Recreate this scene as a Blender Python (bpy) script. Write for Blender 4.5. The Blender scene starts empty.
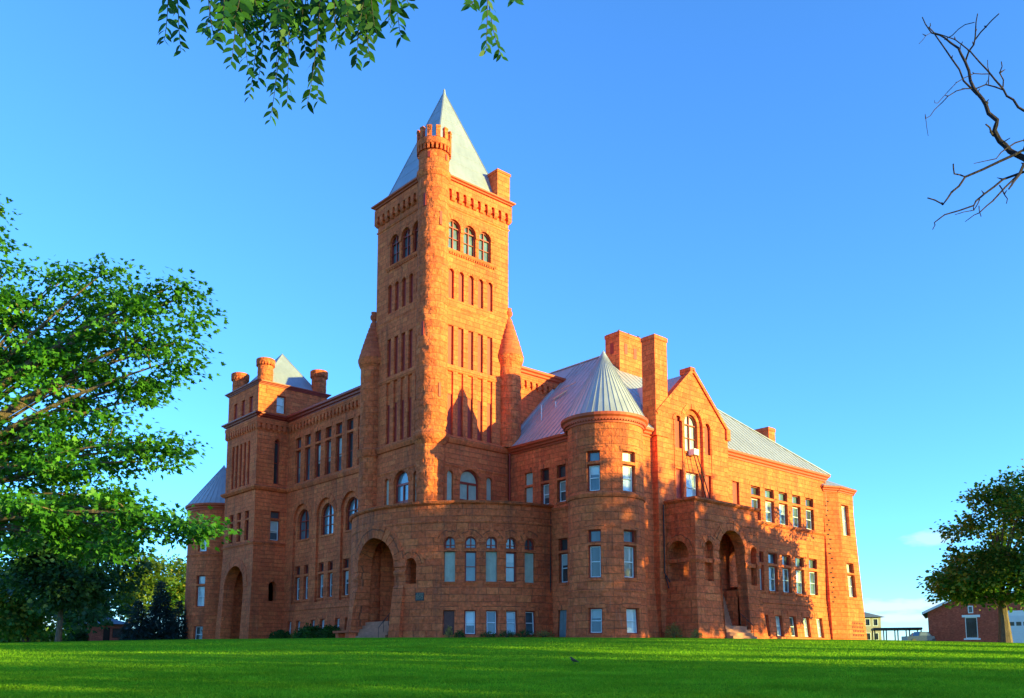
import bpy, bmesh, math, random
import numpy as np
from math import sin, cos, pi, radians as R_, sqrt, atan2, hypot
from mathutils import Vector, Matrix, noise

S = bpy.context.scene
COL = S.collection
rnd = random.Random(7)

# ------------------------------------------------------------------ camera
F_PX, CY_PX, PITCH, YAW = 901.736, 550.0, 0.122944, 0.841758
EYE = Vector((-46.4, -62.7, -1.99))
FW = Vector((cos(YAW)*cos(PITCH), sin(YAW)*cos(PITCH), sin(PITCH)))
RT = Vector((sin(YAW), -cos(YAW), 0))
UP = RT.cross(FW)
cam = bpy.data.cameras.new("camera")
cam.sensor_width = 36; cam.lens = 36*F_PX/1024; cam.shift_y = (CY_PX-349)/1024
cam.clip_start = .05; cam.clip_end = 8000
camo = bpy.data.objects.new("camera", cam); COL.objects.link(camo)
camo.matrix_world = Matrix(((RT.x, UP.x, -FW.x, EYE.x), (RT.y, UP.y, -FW.y, EYE.y), (RT.z, UP.z, -FW.z, EYE.z), (0, 0, 0, 1)))
S.camera = camo

# ------------------------------------------------------------------ sky and sun
SUN_AZ, SUN_EL = 293.6, 6.6          # direction towards the sun, degrees ccw from +X
W = bpy.data.worlds.new("World"); S.world = W; W.use_nodes = True
nt = W.node_tree; nt.nodes.clear()
wo = nt.nodes.new("ShaderNodeOutputWorld"); bg = nt.nodes.new("ShaderNodeBackground")
sky = nt.nodes.new("ShaderNodeTexSky"); sky.sky_type = 'NISHITA'; sky.sun_disc = False
sky.sun_elevation = R_(SUN_EL); sky.sun_rotation = R_(90-SUN_AZ)
sky.altitude = 1600; sky.air_density = 1.0; sky.dust_density = 0.4; sky.ozone_density = 5.0
bg.inputs['Strength'].default_value = 0.15
tc = nt.nodes.new("ShaderNodeTexCoord")
def cloud_mask(vec, size, thr, soft):
    sub = nt.nodes.new("ShaderNodeVectorMath"); sub.operation = 'SUBTRACT'; nt.links.new(tc.outputs['Generated'], sub.inputs[0]); sub.inputs[1].default_value = vec
    mul = nt.nodes.new("ShaderNodeVectorMath"); mul.operation = 'MULTIPLY'; nt.links.new(sub.outputs[0], mul.inputs[0]); mul.inputs[1].default_value = (1/size[0], 1/size[0], 1/size[1])
    ln = nt.nodes.new("ShaderNodeVectorMath"); ln.operation = 'LENGTH'; nt.links.new(mul.outputs[0], ln.inputs[0])
    sc = nt.nodes.new("ShaderNodeVectorMath"); sc.operation = 'MULTIPLY'; nt.links.new(tc.outputs['Generated'], sc.inputs[0]); sc.inputs[1].default_value = (30, 30, 110)
    ns = nt.nodes.new("ShaderNodeTexNoise"); ns.inputs['Scale'].default_value = 2.2; ns.inputs['Detail'].default_value = 6; nt.links.new(sc.outputs[0], ns.inputs['Vector'])
    a = nt.nodes.new("ShaderNodeMath"); a.operation = 'SUBTRACT'; nt.links.new(ns.outputs['Fac'], a.inputs[0]); nt.links.new(ln.outputs['Value'], a.inputs[1])
    m = nt.nodes.new("ShaderNodeMapRange"); nt.links.new(a.outputs[0], m.inputs[0]); m.inputs[1].default_value = thr; m.inputs[2].default_value = thr+soft; m.inputs[3].default_value = 0; m.inputs[4].default_value = .75
    return m.outputs[0]
def sky_dir(px, py): v = FW*F_PX+RT*(px-512)+UP*(CY_PX-py); v.normalize(); return tuple(v)
last = sky.outputs[0]
for px, py, size, thr, colr in ((931, 538, (.030, .010), -.45, (.95, 1.3, 1.5)), (895, 606, (.10, .010), -.32, (1.25, 1.4, 1.5)), (880, 618, (.14, .007), -.30, (1.25, 1.4, 1.5)), (30, 612, (.10, .02), -.3, (1.25, 1.35, 1.45))):
    mx = nt.nodes.new("ShaderNodeMix"); mx.data_type = 'RGBA'; nt.links.new(cloud_mask(sky_dir(px, py), size, thr, .5), mx.inputs[0]); nt.links.new(last, mx.inputs[6]); mx.inputs[7].default_value = (*colr, 1); last = mx.outputs[2]
nt.links.new(last, bg.inputs[0]); nt.links.new(bg.outputs[0], wo.inputs[0])
sl = bpy.data.lights.new("sun", 'SUN'); sl.energy = 2.6; sl.angle = R_(0.5); sl.color = (1.0, .97, .22)
so = bpy.data.objects.new("sun", sl); COL.objects.link(so)
sd = Vector((cos(R_(SUN_AZ))*cos(R_(SUN_EL)), sin(R_(SUN_AZ))*cos(R_(SUN_EL)), sin(R_(SUN_EL))))
so.rotation_euler = (-sd).to_track_quat('-Z', 'Y').to_euler(); so.location = (60, -120, 60)
S.view_settings.view_transform = 'Standard'; S.view_settings.look = 'None'
S.view_settings.exposure = 2.32; S.view_settings.gamma = 1

# ------------------------------------------------------------------ materials
class NT:
    def __init__(s, name):
        s.m = bpy.data.materials.new(name); s.m.use_nodes = True
        s.t = s.m.node_tree; s.b = s.t.nodes['Principled BSDF']; s.out = s.t.nodes['Material Output']
    def n(s, typ, **kw):
        x = s.t.nodes.new(typ)
        for k, v in kw.items(): setattr(x, k, v)
        return x
    def l(s, a, b): s.t.links.new(a, b)
    def setv(s, sock, v):
        if hasattr(v, 'is_linked') or hasattr(v, 'links'): s.l(v, sock)
        else: sock.default_value = v
    def math(s, op, a, b=0.0, clamp=False):
        x = s.n('ShaderNodeMath', operation=op, use_clamp=clamp); s.setv(x.inputs[0], a); s.setv(x.inputs[1], b); return x.outputs[0]
    def noise(s, vec, scale, detail=4, rough=.55):
        x = s.n('ShaderNodeTexNoise'); x.inputs['Scale'].default_value = scale; x.inputs['Detail'].default_value = detail
        x.inputs['Roughness'].default_value = rough
        if vec is not None: s.l(vec, x.inputs['Vector'])
        return x.outputs['Fac']
    def mapr(s, v, a, b, c, d):
        x = s.n('ShaderNodeMapRange'); s.l(v, x.inputs[0])
        for i, k in enumerate((a, b, c, d)): x.inputs[i+1].default_value = k
        return x.outputs[0]
    def scalev(s, vec, sc):
        x = s.n('ShaderNodeVectorMath', operation='MULTIPLY'); s.l(vec, x.inputs[0]); x.inputs[1].default_value = sc; return x.outputs[0]
    def mix(s, f, a, b, mode='MIX'):
        x = s.n('ShaderNodeMix', data_type='RGBA', blend_type=mode); s.setv(x.inputs[0], f)
        s.setv(x.inputs[6], a); s.setv(x.inputs[7], b); return x.outputs[2]
    def ramp(s, f, stops):
        x = s.n('ShaderNodeValToRGB'); e = x.color_ramp.elements
        while len(e) < len(stops): e.new(.5)
        for k, (p, c) in enumerate(stops): e[k].position = p; e[k].color = (*c, 1)
        s.l(f, x.inputs[0]); return x.outputs[0]
    def bump(s, h, strength, dist):
        x = s.n('ShaderNodeBump'); x.inputs['Strength'].default_value = strength; x.inputs['Distance'].default_value = dist
        s.l(h, x.inputs['Height']); s.l(x.outputs[0], s.b.inputs['Normal'])

def c4(c): return (*c, 1)

def stone(name, rowh, bw, cols, rockface=.5, mortar=.010, dist=.12, stain=.5):
    M = NT(name); uv = M.n('ShaderNodeUVMap').outputs[0]; geo = M.n('ShaderNodeNewGeometry').outputs['Position']
    wob = M.n('ShaderNodeTexNoise'); wob.inputs['Scale'].default_value = 1.3; M.l(uv, wob.inputs['Vector'])
    wv = M.n('ShaderNodeVectorMath', operation='MULTIPLY_ADD'); M.l(wob.outputs['Color'], wv.inputs[0])
    wv.inputs[1].default_value = (.05, .035, 0); M.l(uv, wv.inputs[2])
    br = M.n('ShaderNodeTexBrick', offset=.5, offset_frequency=2, squash=.72, squash_frequency=3)
    M.l(wv.outputs[0], br.inputs['Vector'])
    for k, v in (('Scale', 1), ('Mortar Size', mortar*1.35), ('Mortar Smooth', .4), ('Bias', 0), ('Brick Width', bw), ('Row Height', rowh)): br.inputs[k].default_value = v
    br.inputs['Color1'].default_value = (0, 0, 0, 1); br.inputs['Color2'].default_value = (1, 1, 1, 1); br.inputs['Mortar'].default_value = (.4, .4, .4, 1)
    tone = M.ramp(br.outputs['Color'], [(0, cols[0]), (.35, cols[1]), (.7, cols[2]), (1, cols[3])])
    big = M.mapr(M.noise(geo, .13, 5, .62), .3, .7, .74, 1.18)
    fine = M.mapr(M.noise(geo, 3.4, 8, .68), .28, .72, .62, 1.28)  # fine dirt tone, also painting rock-face highlights and shade into the colour
    lam = M.mapr(M.noise(M.scalev(geo, (1.2, 1.2, 9)), 1.0, 4), .3, .7, .93, 1.06)
    col = M.mix(1, tone, M.math('MULTIPLY', M.math('MULTIPLY', big, fine), lam), 'MULTIPLY')
    st = M.noise(M.scalev(geo, (.9, .9, .10)), 1.0, 6, .65)
    stf = M.math('MULTIPLY', M.mapr(st, .52, .72, 0, stain*1.2), 1.0, True)
    col = M.mix(stf, col, (.105, .048, .034, 1))
    pale = M.noise(M.scalev(geo, (1.7, 1.7, .22)), 1.0, 5, .7)
    col = M.mix(M.mapr(pale, .63, .80, 0, .42), col, (.50, .31, .22, 1))
    col = M.mix(M.math('MULTIPLY', br.outputs['Fac'], .62), col, (.12, .055, .036, 1))
    M.l(col, M.b.inputs['Base Color'])
    M.b.inputs['Roughness'].default_value = .93; M.b.inputs['Specular IOR Level'].default_value = .15
    rough = M.noise(geo, 2.0, 7, .62); med = M.noise(M.scalev(geo, (1, 1, 1.5)), .9, 3, .5)
    h = M.math('ADD', M.math('MULTIPLY', rough, rockface), M.math('MULTIPLY', med, rockface*.9))
    h = M.math('ADD', h, M.math('MULTIPLY', br.outputs['Color'], rockface*.35))
    h = M.math('SUBTRACT', h, M.math('MULTIPLY', br.outputs['Fac'], .55))
    M.bump(h, 1.0, dist*1.7)
    return M.m

RED = [(.66, .116, .044), (.74, .138, .050), (.78, .150, .054), (.81, .174, .060)]
M_ROCK = stone("rockfaced_sandstone", .62, 1.45, RED, .9, .014, .16, .55)
M_ASH = stone("dressed_sandstone", .46, 1.1, RED, .45, .009, .08, .45)
M_COLM = stone("quarry_faced_sandstone", .60, 1.0, RED, 1.0, .010, .2, .4)
M_TRIMST = stone("carved_sandstone", .5, 2.2, [(.52, .10, .05)]*2+[(.57, .115, .055)]*2, .3, .004, .04, .5)

def simple(name, col, rough=.6, var=.15, scale=1.2, metallic=0.0, spec=.4, bump=0.0):
    M = NT(name); geo = M.n('ShaderNodeNewGeometry').outputs['Position']
    f = M.mapr(M.noise(geo, scale, 6, .6), .25, .75, 1-var, 1+var)
    M.l(M.mix(1, c4(col), f, 'MULTIPLY'), M.b.inputs['Base Color'])
    M.b.inputs['Roughness'].default_value = rough; M.b.inputs['Metallic'].default_value = metallic
    M.b.inputs['Specular IOR Level'].default_value = spec
    if bump: M.bump(M.noise(geo, scale*6, 5), .6, bump)
    return M.m
M_REDP = simple("red_painted_trim", (.30, .030, .018), .5, .22, 1.5)
M_CORN = simple("red_cornice_metal", (.46, .062, .022), .6, .18, 1.2)
M_WHITE = simple("white_paint", (.66, .70, .74), .45, .08)
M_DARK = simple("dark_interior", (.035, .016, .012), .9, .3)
M_SLIT = simple("dark_red_shutter", (.34, .026, .016), .6, .3, 3)
M_BOARD = simple("weathered_glass_board", (.36, .37, .31), .55, .18, 2.0)
M_GDOOR = simple("grey_painted_door", (.17, .20, .21), .6, .2, 2)
M_IRON = simple("dark_iron", (.02, .018, .02), .5, .2)
M_CONC = simple("sandstone_step", (.46, .17, .10), .9, .25, 1.5, bump=.02)
M_BRONZE = simple("bronze_plaque", (.045, .038, .034), .45, .3, 9, .5)

def roofmat(name, col):
    M = NT(name); geo = M.n('ShaderNodeNewGeometry').outputs['Position']
    a = M.mapr(M.noise(geo, .35, 6, .65), .3, .7, .86, 1.08)
    b = M.mapr(M.noise(M.scalev(geo, (2.2, 2.2, .3)), 1, 5, .6), .3, .75, 1.04, .86)
    M.l(M.mix(1, c4(col), M.math('MULTIPLY', a, b), 'MULTIPLY'), M.b.inputs['Base Color'])
    M.b.inputs['Roughness'].default_value = .48; M.b.inputs['Metallic'].default_value = .25
    return M.m
M_ROOF = roofmat("grey_metal_roofing", (.40, .37, .40))
M_SPIRE = roofmat("pale_metal_roofing", (.30, .30, .36))

def glass(name, col, rough=.05, var=.5, scale=.45):
    M = NT(name); geo = M.n('ShaderNodeNewGeometry').outputs['Position']
    f = M.mapr(M.noise(geo, scale, 3), .35, .65, 1-var, 1+var)
    M.l(M.mix(1, c4(col), f, 'MULTIPLY'), M.b.inputs['Base Color'])
    M.b.inputs['Roughness'].default_value = .35; M.b.inputs['Coat Weight'].default_value = 1; M.b.inputs['Coat Roughness'].default_value = .02
    M.b.inputs['Coat IOR'].default_value = 1.6
    M.bump(M.noise(geo, .9, 2), .08, .05)
    return M.m
M_GLASS = glass("window_glass", (.055, .10, .125))  # blue base colour stands in for part of the sky reflection
M_GLASSD = glass("dark_window_glass", (.02, .026, .03))
M_SHADE = glass("glass_over_dim_curtain", (.20, .22, .21), .05, .35)
M_BLIND = glass("glass_over_pale_blind", (.42, .47, .48), .05, .25)

# ------------------------------------------------------------------ mesh helper
class MB:
    def __init__(s): s.v = []; s.f = []; s.uv = []; s.mi = []
    def poly(s, pts, uvs=None, m=0):
        P = []; U = []
        for k, p in enumerate(pts):
            p = Vector(p)
            if P and (p-P[-1]).length < 1e-5: continue
            P.append(p); U.append(uvs[k] if uvs else None)
        if len(P) > 2 and (P[0]-P[-1]).length < 1e-5: P.pop(); U.pop()
        if len(P) < 3: return
        if not uvs:
            n = (P[1]-P[0]).cross(P[2]-P[0])
            if n.length > 0: n.normalize()
            if abs(n.z) > .8: U = [(p.x, p.y) for p in P]
            else:
                t = Vector((-n.y, n.x, 0)); t.normalize()
                if t.x+t.y*1.01 < 0: t = -t
                U = [(p.dot(t), p.z) for p in P]
        i = len(s.v); s.v += [tuple(p) for p in P]; s.f.append(tuple(range(i, i+len(P)))); s.uv.append(U); s.mi.append(m)
    def hexa(s, c, m=0, uvs=None):
        for q in ((0, 1, 2, 3), (7, 6, 5, 4), (0, 4, 5, 1), (1, 5, 6, 2), (2, 6, 7, 3), (3, 7, 4, 0)): s.poly([c[k] for k in q], uvs, m)
    def box(s, x0, x1, y0, y1, z0, z1, m=0):
        s.hexa([(x0, y0, z0), (x1, y0, z0), (x1, y1, z0), (x0, y1, z0), (x0, y0, z1), (x1, y0, z1), (x1, y1, z1), (x0, y1, z1)], m)
    def bar(s, a, b, w, h=None, m=0):
        a = Vector(a); b = Vector(b); h = h or w; d = (b-a).normalized()
        k = Vector((0, 0, 1)) if abs(d.z) < .95 else Vector((1, 0, 0))
        x = d.cross(k).normalized()*w/2; y = x.cross(d).normalized()*h/2
        s.hexa([a-x-y, a+x-y, a+x+y, a-x+y, b-x-y, b+x-y, b+x+y, b-x+y], m)
    def lathe(s, c, prof, n=32, m=0, a0=0, a1=360, us=None):
        for i in range(n):
            t0 = R_(a0+(a1-a0)*i/n); t1 = R_(a0+(a1-a0)*(i+1)/n)
            for (r0, z0), (r1, z1) in zip(prof, prof[1:]):
                rr = us or max(r0, r1)
                s.poly([(c[0]+r0*cos(t0), c[1]+r0*sin(t0), z0), (c[0]+r0*cos(t1), c[1]+r0*sin(t1), z0), (c[0]+r1*cos(t1), c[1]+r1*sin(t1), z1), (c[0]+r1*cos(t0), c[1]+r1*sin(t0), z1)],
                       [(rr*t0, z0+(r0 if z0 == z1 else 0)), (rr*t1, z0+(r0 if z0 == z1 else 0)), (rr*t1, z1+(r1 if z0 == z1 else 0)), (rr*t0, z1+(r1 if z0 == z1 else 0))], m)
    def tube(s, pts, rad, n=7, m=0, cap=False):
        pts = [Vector(p) for p in pts]; rings = []; ref = None
        for i, p in enumerate(pts):
            d = (pts[min(i+1, len(pts)-1)]-pts[max(i-1, 0)])
            d = d.normalized() if d.length > 0 else Vector((0, 0, 1))
            if ref is None: ref = d.orthogonal().normalized()
            ref = (ref-d*ref.dot(d)).normalized(); b = d.cross(ref)
            r = rad[i] if hasattr(rad, '__len__') else rad
            rings.append([p+(ref*cos(2*pi*k/n)+b*sin(2*pi*k/n))*r for k in range(n)])
        L = 0
        for i in range(len(pts)-1):
            l2 = L+(pts[i+1]-pts[i]).length
            for k in range(n):
                j = (k+1) % n
                s.poly([rings[i][k], rings[i][j], rings[i+1][j], rings[i+1][k]], [(k/n, L), ((k+1)/n, L), ((k+1)/n, l2), (k/n, l2)], m)
            L = l2
        if cap: s.poly(rings[0], None, m); s.poly(rings[-1], None, m)
    def build(s, name, mats, parent=None, smooth=False):
        if not isinstance(mats, (list, tuple)): mats = [mats]
        me = bpy.data.meshes.new(name); me.from_pydata(s.v, [], s.f)
        ul = me.uv_layers.new(name="UVMap")
        flat = np.array([c for u in s.uv for p in u for c in p], dtype=np.float32); ul.data.foreach_set('uv', flat)
        for m in mats: me.materials.append(m)
        me.polygons.foreach_set('material_index', s.mi)
        if smooth:
            b = bmesh.new(); b.from_mesh(me); bmesh.ops.remove_doubles(b, verts=b.verts, dist=1e-4)
            bmesh.ops.recalc_face_normals(b, faces=b.faces); b.to_mesh(me); b.free()
            me.polygons.foreach_set('use_smooth', [True]*len(me.polygons)); me.set_sharp_from_angle(angle=R_(38))
        me.update()
        o = bpy.data.objects.new(name, me); COL.objects.link(o)
        if parent: attach(o, parent)
        return o
def attach(o, parent):
    o.parent = parent
    q = parent; l = Vector()
    while q: l += q.location; q = q.parent
    if parent.type == 'EMPTY': o.matrix_parent_inverse = Matrix.Translation(-l)
def tag(o, label=None, cat=None, group=None, kind=None):
    if label: o['label'] = label
    if cat: o['category'] = cat
    if group: o['group'] = group
    if kind: o['kind'] = kind
    return o
def empty(name, loc, label=None, cat=None, group=None):
    o = bpy.data.objects.new(name, None); COL.objects.link(o); o.location = loc; o.empty_display_size = .5
    return tag(o, label, cat, group)

# surface frames: f(u, z, d) -> point; d is depth into the wall, us is metres per unit of u
def flat(ax, val, sgn, bat=0.0, zb=4.7, lo=None, hi=None):
    def f(u, z, d=0.0):
        k = bat*max(0, (zb-z)/zb)**1.15 if bat else 0
        o = -d+k
        if lo is not None and u <= lo+1e-4: u = lo-o
        if hi is not None and u >= hi-1e-4: u = hi+o
        c = val+sgn*o
        return Vector((c, u, z)) if ax == 0 else Vector((u, c, z))
    f.us = 1.0; f.step = 50; f.zc = [0, .9, 1.8, 2.7, 3.6, zb] if bat else []
    return f
def seg(p, q):
    p = Vector((*p, 0)); q = Vector((*q, 0)); t = (q-p).normalized(); nrm = Vector((t.y, -t.x, 0))
    def f(u, z, d=0.0): return p+t*u-nrm*d+Vector((0, 0, z))
    f.us = 1.0; f.step = 50; f.zc = []; f.len = (q-p).length
    return f
def round_(c, rad, bat=0.0, zb=4.7):
    def f(u, z, d=0.0):
        r = rad-d+(bat*max(0, (zb-z)/zb)**1.15 if bat else 0)
        return Vector((c[0]+r*cos(R_(u)), c[1]+r*sin(R_(u)), z))
    f.us = rad*pi/180; f.step = max(1.2, 9*3/rad); f.zc = [0, .9, 1.8, 2.7, 3.6, zb] if bat else []
    return f

def op_hi(o, u, us):
    a, b, zb, zt, arch = o[:5]
    if not arch: return zt
    m = (a+b)/2; h = (b-a)/2; r = h*us
    return zt-r+r*sqrt(max(0, 1-((u-m)/h)**2))
def outline(o, us, n=14):
    a, b, zb, zt, arch = o[:5]
    if not arch: return [(a, zb), (b, zb), (b, zt), (a, zt)]
    m = (a+b)/2; h = (b-a)/2; r = h*us
    return [(a, zb), (b, zb)]+[(m+h*cos(pi*k/n), zt-r+r*sin(pi*k/n)) for k in range(n+1)]
def wall(mb, f, u0, u1, z0, z1, ops=(), depth=.42, m=0, d=0.0, reveal=True):
    top = z1 if callable(z1) else (lambda u: z1)
    us = f.us; cuts = {u0, u1}
    if callable(z1) and hasattr(z1, 'cuts'): cuts |= set(z1.cuts)
    n = max(1, int(math.ceil((u1-u0)/f.step)))
    cuts |= {u0+(u1-u0)*k/n for k in range(n+1)}
    for o in ops:
        cuts |= {o[0], o[1]}
        if o[4]:
            mm = (o[0]+o[1])/2; h = (o[1]-o[0])/2
            cuts |= {mm+h*cos(pi*k/14) for k in range(15)}
    cs = sorted(c for c in cuts if u0-1e-6 <= c <= u1+1e-6)
    cs = [c for k, c in enumerate(cs) if k == 0 or c-cs[k-1] > 1e-6]
    def emit(a, b, la, lb, ha, hb):
        if ha-la < 1e-5 and hb-lb < 1e-5: return
        zs = [z for z in f.zc if z > max(la, lb)+1e-4 and z < min(ha, hb)-1e-4]
        L = [(la, lb)]+[(z, z) for z in zs]+[(ha, hb)]
        for (p, q), (r, s_) in zip(L, L[1:]):
            mb.poly([f(a, p, d), f(b, q, d), f(b, s_, d), f(a, r, d)], [(a*us, p), (b*us, q), (b*us, s_), (a*us, r)], m)
    for a, b in zip(cs, cs[1:]):
        mid = (a+b)/2; la = lb = z0
        for o in sorted([o for o in ops if o[0] < mid < o[1]], key=lambda o: o[2]):
            if o[2] > max(la, lb): emit(a, b, la, lb, o[2], o[2])
            la, lb = op_hi(o, a, us), op_hi(o, b, us)
        emit(a, b, la, lb, top(a), top(b))
    if reveal:
        for o in ops:
            dp = o[5] if len(o) > 5 else depth
            ol = outline(o, us)
            for (a, p), (b, q) in zip(ol, ol[1:]+ol[:1]):
                mb.poly([f(a, p, d), f(b, q, d), f(b, q, d+dp), f(a, p, d+dp)], [(a*us, p), (b*us, q), (b*us+.3, q), (a*us+.3, p)] if abs(p-q) > 1e-6 else [(a*us, p), (b*us, q), (b*us, q+.3), (a*us, p+.3)], m)
def one_uv():
    i = rnd.randrange(200); j = rnd.randrange(1, 200)*2
    return [(i*1.45+.5, j*.62+.2), (i*1.45+.8, j*.62+.2), (i*1.45+.8, j*.62+.45), (i*1.45+.5, j*.62+.45)]
def mbox(mb, f, u0, u1, z0, z1, d0, d1, m=0, single=False):
    n = max(1, int(math.ceil((u1-u0)/f.step)))
    for k in range(n):
        a = u0+(u1-u0)*k/n; b = u0+(u1-u0)*(k+1)/n
        c = [f(a, z0, d0), f(b, z0, d0), f(b, z0, d1), f(a, z0, d1), f(a, z1, d0), f(b, z1, d0), f(b, z1, d1), f(a, z1, d1)]
        mb.hexa(c, m, one_uv() if single else None)
def mold(mb, f, u0, u1, prof, m=0, step=None):
    st = step or f.step; n = max(1, int(math.ceil((u1-u0)/st)))
    us = [u0+(u1-u0)*k/n for k in range(n+1)]
    P = prof+prof[:1]
    for a, b in zip(us, us[1:]):
        v = 0
        for (d0, z0), (d1, z1) in zip(P, P[1:]):
            mb.poly([f(a, z0, d0), f(b, z0, d0), f(b, z1, d1), f(a, z1, d1)], None, m)
    for u in (u0, u1): mb.poly([f(u, z, d) for d, z in prof], None, m)
def band(mb, f, u0, u1, z0, z1, out, m=0):      # weathered string course with a sloping top
    mold(mb, f, u0, u1, [(.05, z0), (-out*.45, z0), (-out, z0+(z1-z0)*.45), (-out, z0+(z1-z0)*.72), (-.01, z1), (.05, z1)], m)
def cornice(mb, f, u0, u1, z0, z1, out, m=0):
    h = z1-z0
    mold(mb, f, u0, u1, [(.05, z0), (-out*.2, z0), (-out*.25, z0+h*.22), (-out*.55, z0+h*.34), (-out*.62, z0+h*.55), (-out*.95, z0+h*.72), (-out, z1), (.05, z1)], m)
def ring(mb, f, a, b, zt, w, out=.06, n=11, m=0, a0=0, a1=180):
    us = f.us; mm = (a+b)/2; r0 = (b-a)/2*us; zs = zt-r0
    for k in range(n):
        t0 = R_(a0+(a1-a0)*(k+.04)/n); t1 = R_(a0+(a1-a0)*(k+.96)/n); ww = w*(1+rnd.uniform(-.07, .12)); oo = out*rnd.uniform(.6, 1.3)
        def q(t, r, d): return f(mm+r*cos(t)/us, zs+r*sin(t), d)
        tm = (t0+t1)/2; uv = one_uv()
        for (p, e) in ((t0, tm), (tm, t1)):
            mb.hexa([q(p, r0, -oo), q(e, r0, -oo), q(e, r0, .1), q(p, r0, .1), q(p, r0+ww, -oo), q(e, r0+ww, -oo), q(e, r0+ww, .1), q(p, r0+ww, .1)], m, uv)
def corbels(mb, f, u0, u1, z0, z1, sp, out=.26, m=0):   # plate with a row of little round-headed niches open below
    L = (u1-u0)*f.us; n = max(1, int(round(L/sp))); w = (u1-u0)/n
    ops = [(u0+w*(k+.27), u0+w*(k+.73), z0-.001, z0+(z1-z0)*.70, True, out) for k in range(n)]
    wall(mb, f, u0, u1, z0, z1, ops, m=m, d=-out)
    for e in (u0, u1): mb.poly([f(e, z0, -out), f(e, z0, .02), f(e, z1, .02), f(e, z1, -out)], None, m)
    for k in range(n+1):
        a = max(u0, u0+w*(k-.24)); b = min(u1, u0+w*(k+.24)); h = z1-z0
        mold(mb, f, a, b, [(.03, z0+.001), (-out, z0+.001), (-out, z0-.08*h), (-out*.45, z0-.32*h), (.03, z0-.38*h)], m)
def dentils(mb, f, u0, u1, z0, z1, sp, out, m=0):
    n = int((u1-u0)*f.us/sp)
    for k in range(n):
        a = u0+(u1-u0)*(k+.2)/n; b = u0+(u1-u0)*(k+.75)/n
        mold(mb, f, a, b, [(.02, z0), (-out, z0), (-out, z1), (.02, z1)], m)

CASTLE = empty("castle", (12, 14, 0), "red sandstone castle with tall pyramid roofed tower and rounded porches, on the lawn", "castle")
def part(mb, name, mats, parent=None, smooth=False): return mb.build(name, mats, parent or CASTLE, smooth)

# ------------------------------------------------------------------ windows
def frame(mb, f, o, w, d0, d1, m=0):
    a, b, zb, zt, arch = o[:5]; us = f.us
    i = (a+w/us, b-w/us, zb+w, zt-w, arch)
    A = outline(o, us); B = outline(i, us)
    for k in range(len(A)):
        j = (k+1) % len(A)
        mb.poly([f(*A[k], d0), f(*A[j], d0), f(*B[j], d0), f(*B[k], d0)], None, m)
        mb.poly([f(*B[k], d0), f(*B[j], d0), f(*B[j], d1), f(*B[k], d1)], None, m)
    return i
def pane(mb, f, o, d, m=0):
    n = max(1, int(math.ceil((o[1]-o[0])/f.step)))
    if not o[4]:
        for k in range(n):
            a = o[0]+(o[1]-o[0])*k/n; b = o[0]+(o[1]-o[0])*(k+1)/n
            mb.poly([f(a, o[2], d), f(b, o[2], d), f(b, o[3], d), f(a, o[3], d)], None, m)
    else: mb.poly([f(u, z, d) for u, z in outline(o, f.us)], None, m)
def sash_window(f, low, up=None, gm=None, d=.24, kind="sash_window", white=True, lab=None):
    gm = gm or M_GLASS
    fr = MB(); pn = MB(); sh = MB()
    for q, o in ((0, low), (1, up)):
        if not o: continue
        i = frame(fr, f, o, .09, d, d+.22, 0)
        if q == 0 or not up:
            if white:
                w = .06; i2 = frame(sh, f, i, w, d+.07, d+.2, 0); zm = i[2]+(i[3]-i[2])*.5
                mbox(sh, f, i2[0], i2[1], zm-.035, zm+.035, d+.06, d+.17)
                pane(pn, f, i2, d+.16)
            else:
                zm = i[2]+(i[3]-i[2])*.5
                mbox(fr, f, i[0], i[1], zm-.03, zm+.03, d+.05, d+.17); pane(pn, f, i, d+.16)
        else: pane(pn, f, i, d+.16)
    o = part(fr, kind, M_REDP)
    if gm is M_GLASS and rnd.random() < .35: gm = M_GLASSD
    part(pn, "pane", gm, o)
    if gm is not M_BLIND and rnd.random() < .55:
        b = MB(); k = rnd.uniform(.25, .7); q = (low[0]+.17/f.us, low[1]-.17/f.us, low[3]-.16-(low[3]-low[2])*k, low[3]-.16, False); pane(b, f, q, d+.152); part(b, "blind", M_BLIND if rnd.random() < .5 else M_SHADE, o)
    if sh.f: part(sh, "sash", M_WHITE, o)
    if lab: o['label'] = lab
    return o
def arched_window(f, o, gm=None, d=.26, mull=1, trans=True, kind="arched_window"):
    fr = MB(); pn = MB(); us = f.us
    i = frame(fr, f, o, .10, d, d+.22); r = (o[1]-o[0])/2*us; zs = o[3]-r
    pane(pn, f, i, d+.17)
    for k in range(mull):
        u = i[0]+(i[1]-i[0])*(k+1)/(mull+1); mbox(fr, f, u-.05/us, u+.05/us, i[2], (op_hi(i, u, us)) - .01, d+.02, d+.16)
    if trans: mbox(fr, f, i[0], i[1], zs-.05, zs+.05, d+.01, d+.15)
    mbox(fr, f, i[0], i[1], (i[2]+zs)/2-.03, (i[2]+zs)/2+.03, d+.05, d+.15)
    p = part(fr, kind, M_REDP); part(pn, "pane", gm or M_GLASS, p); return p
def slit_window(f, o, d=.22, m=None):
    b = MB(); pane(b, f, o, d); a, e, zb, zt = o[:4]
    fr = frame(b, f, o, .05, d-.05, d, 0); return part(b, "slit_window", m or M_SLIT)
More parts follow.
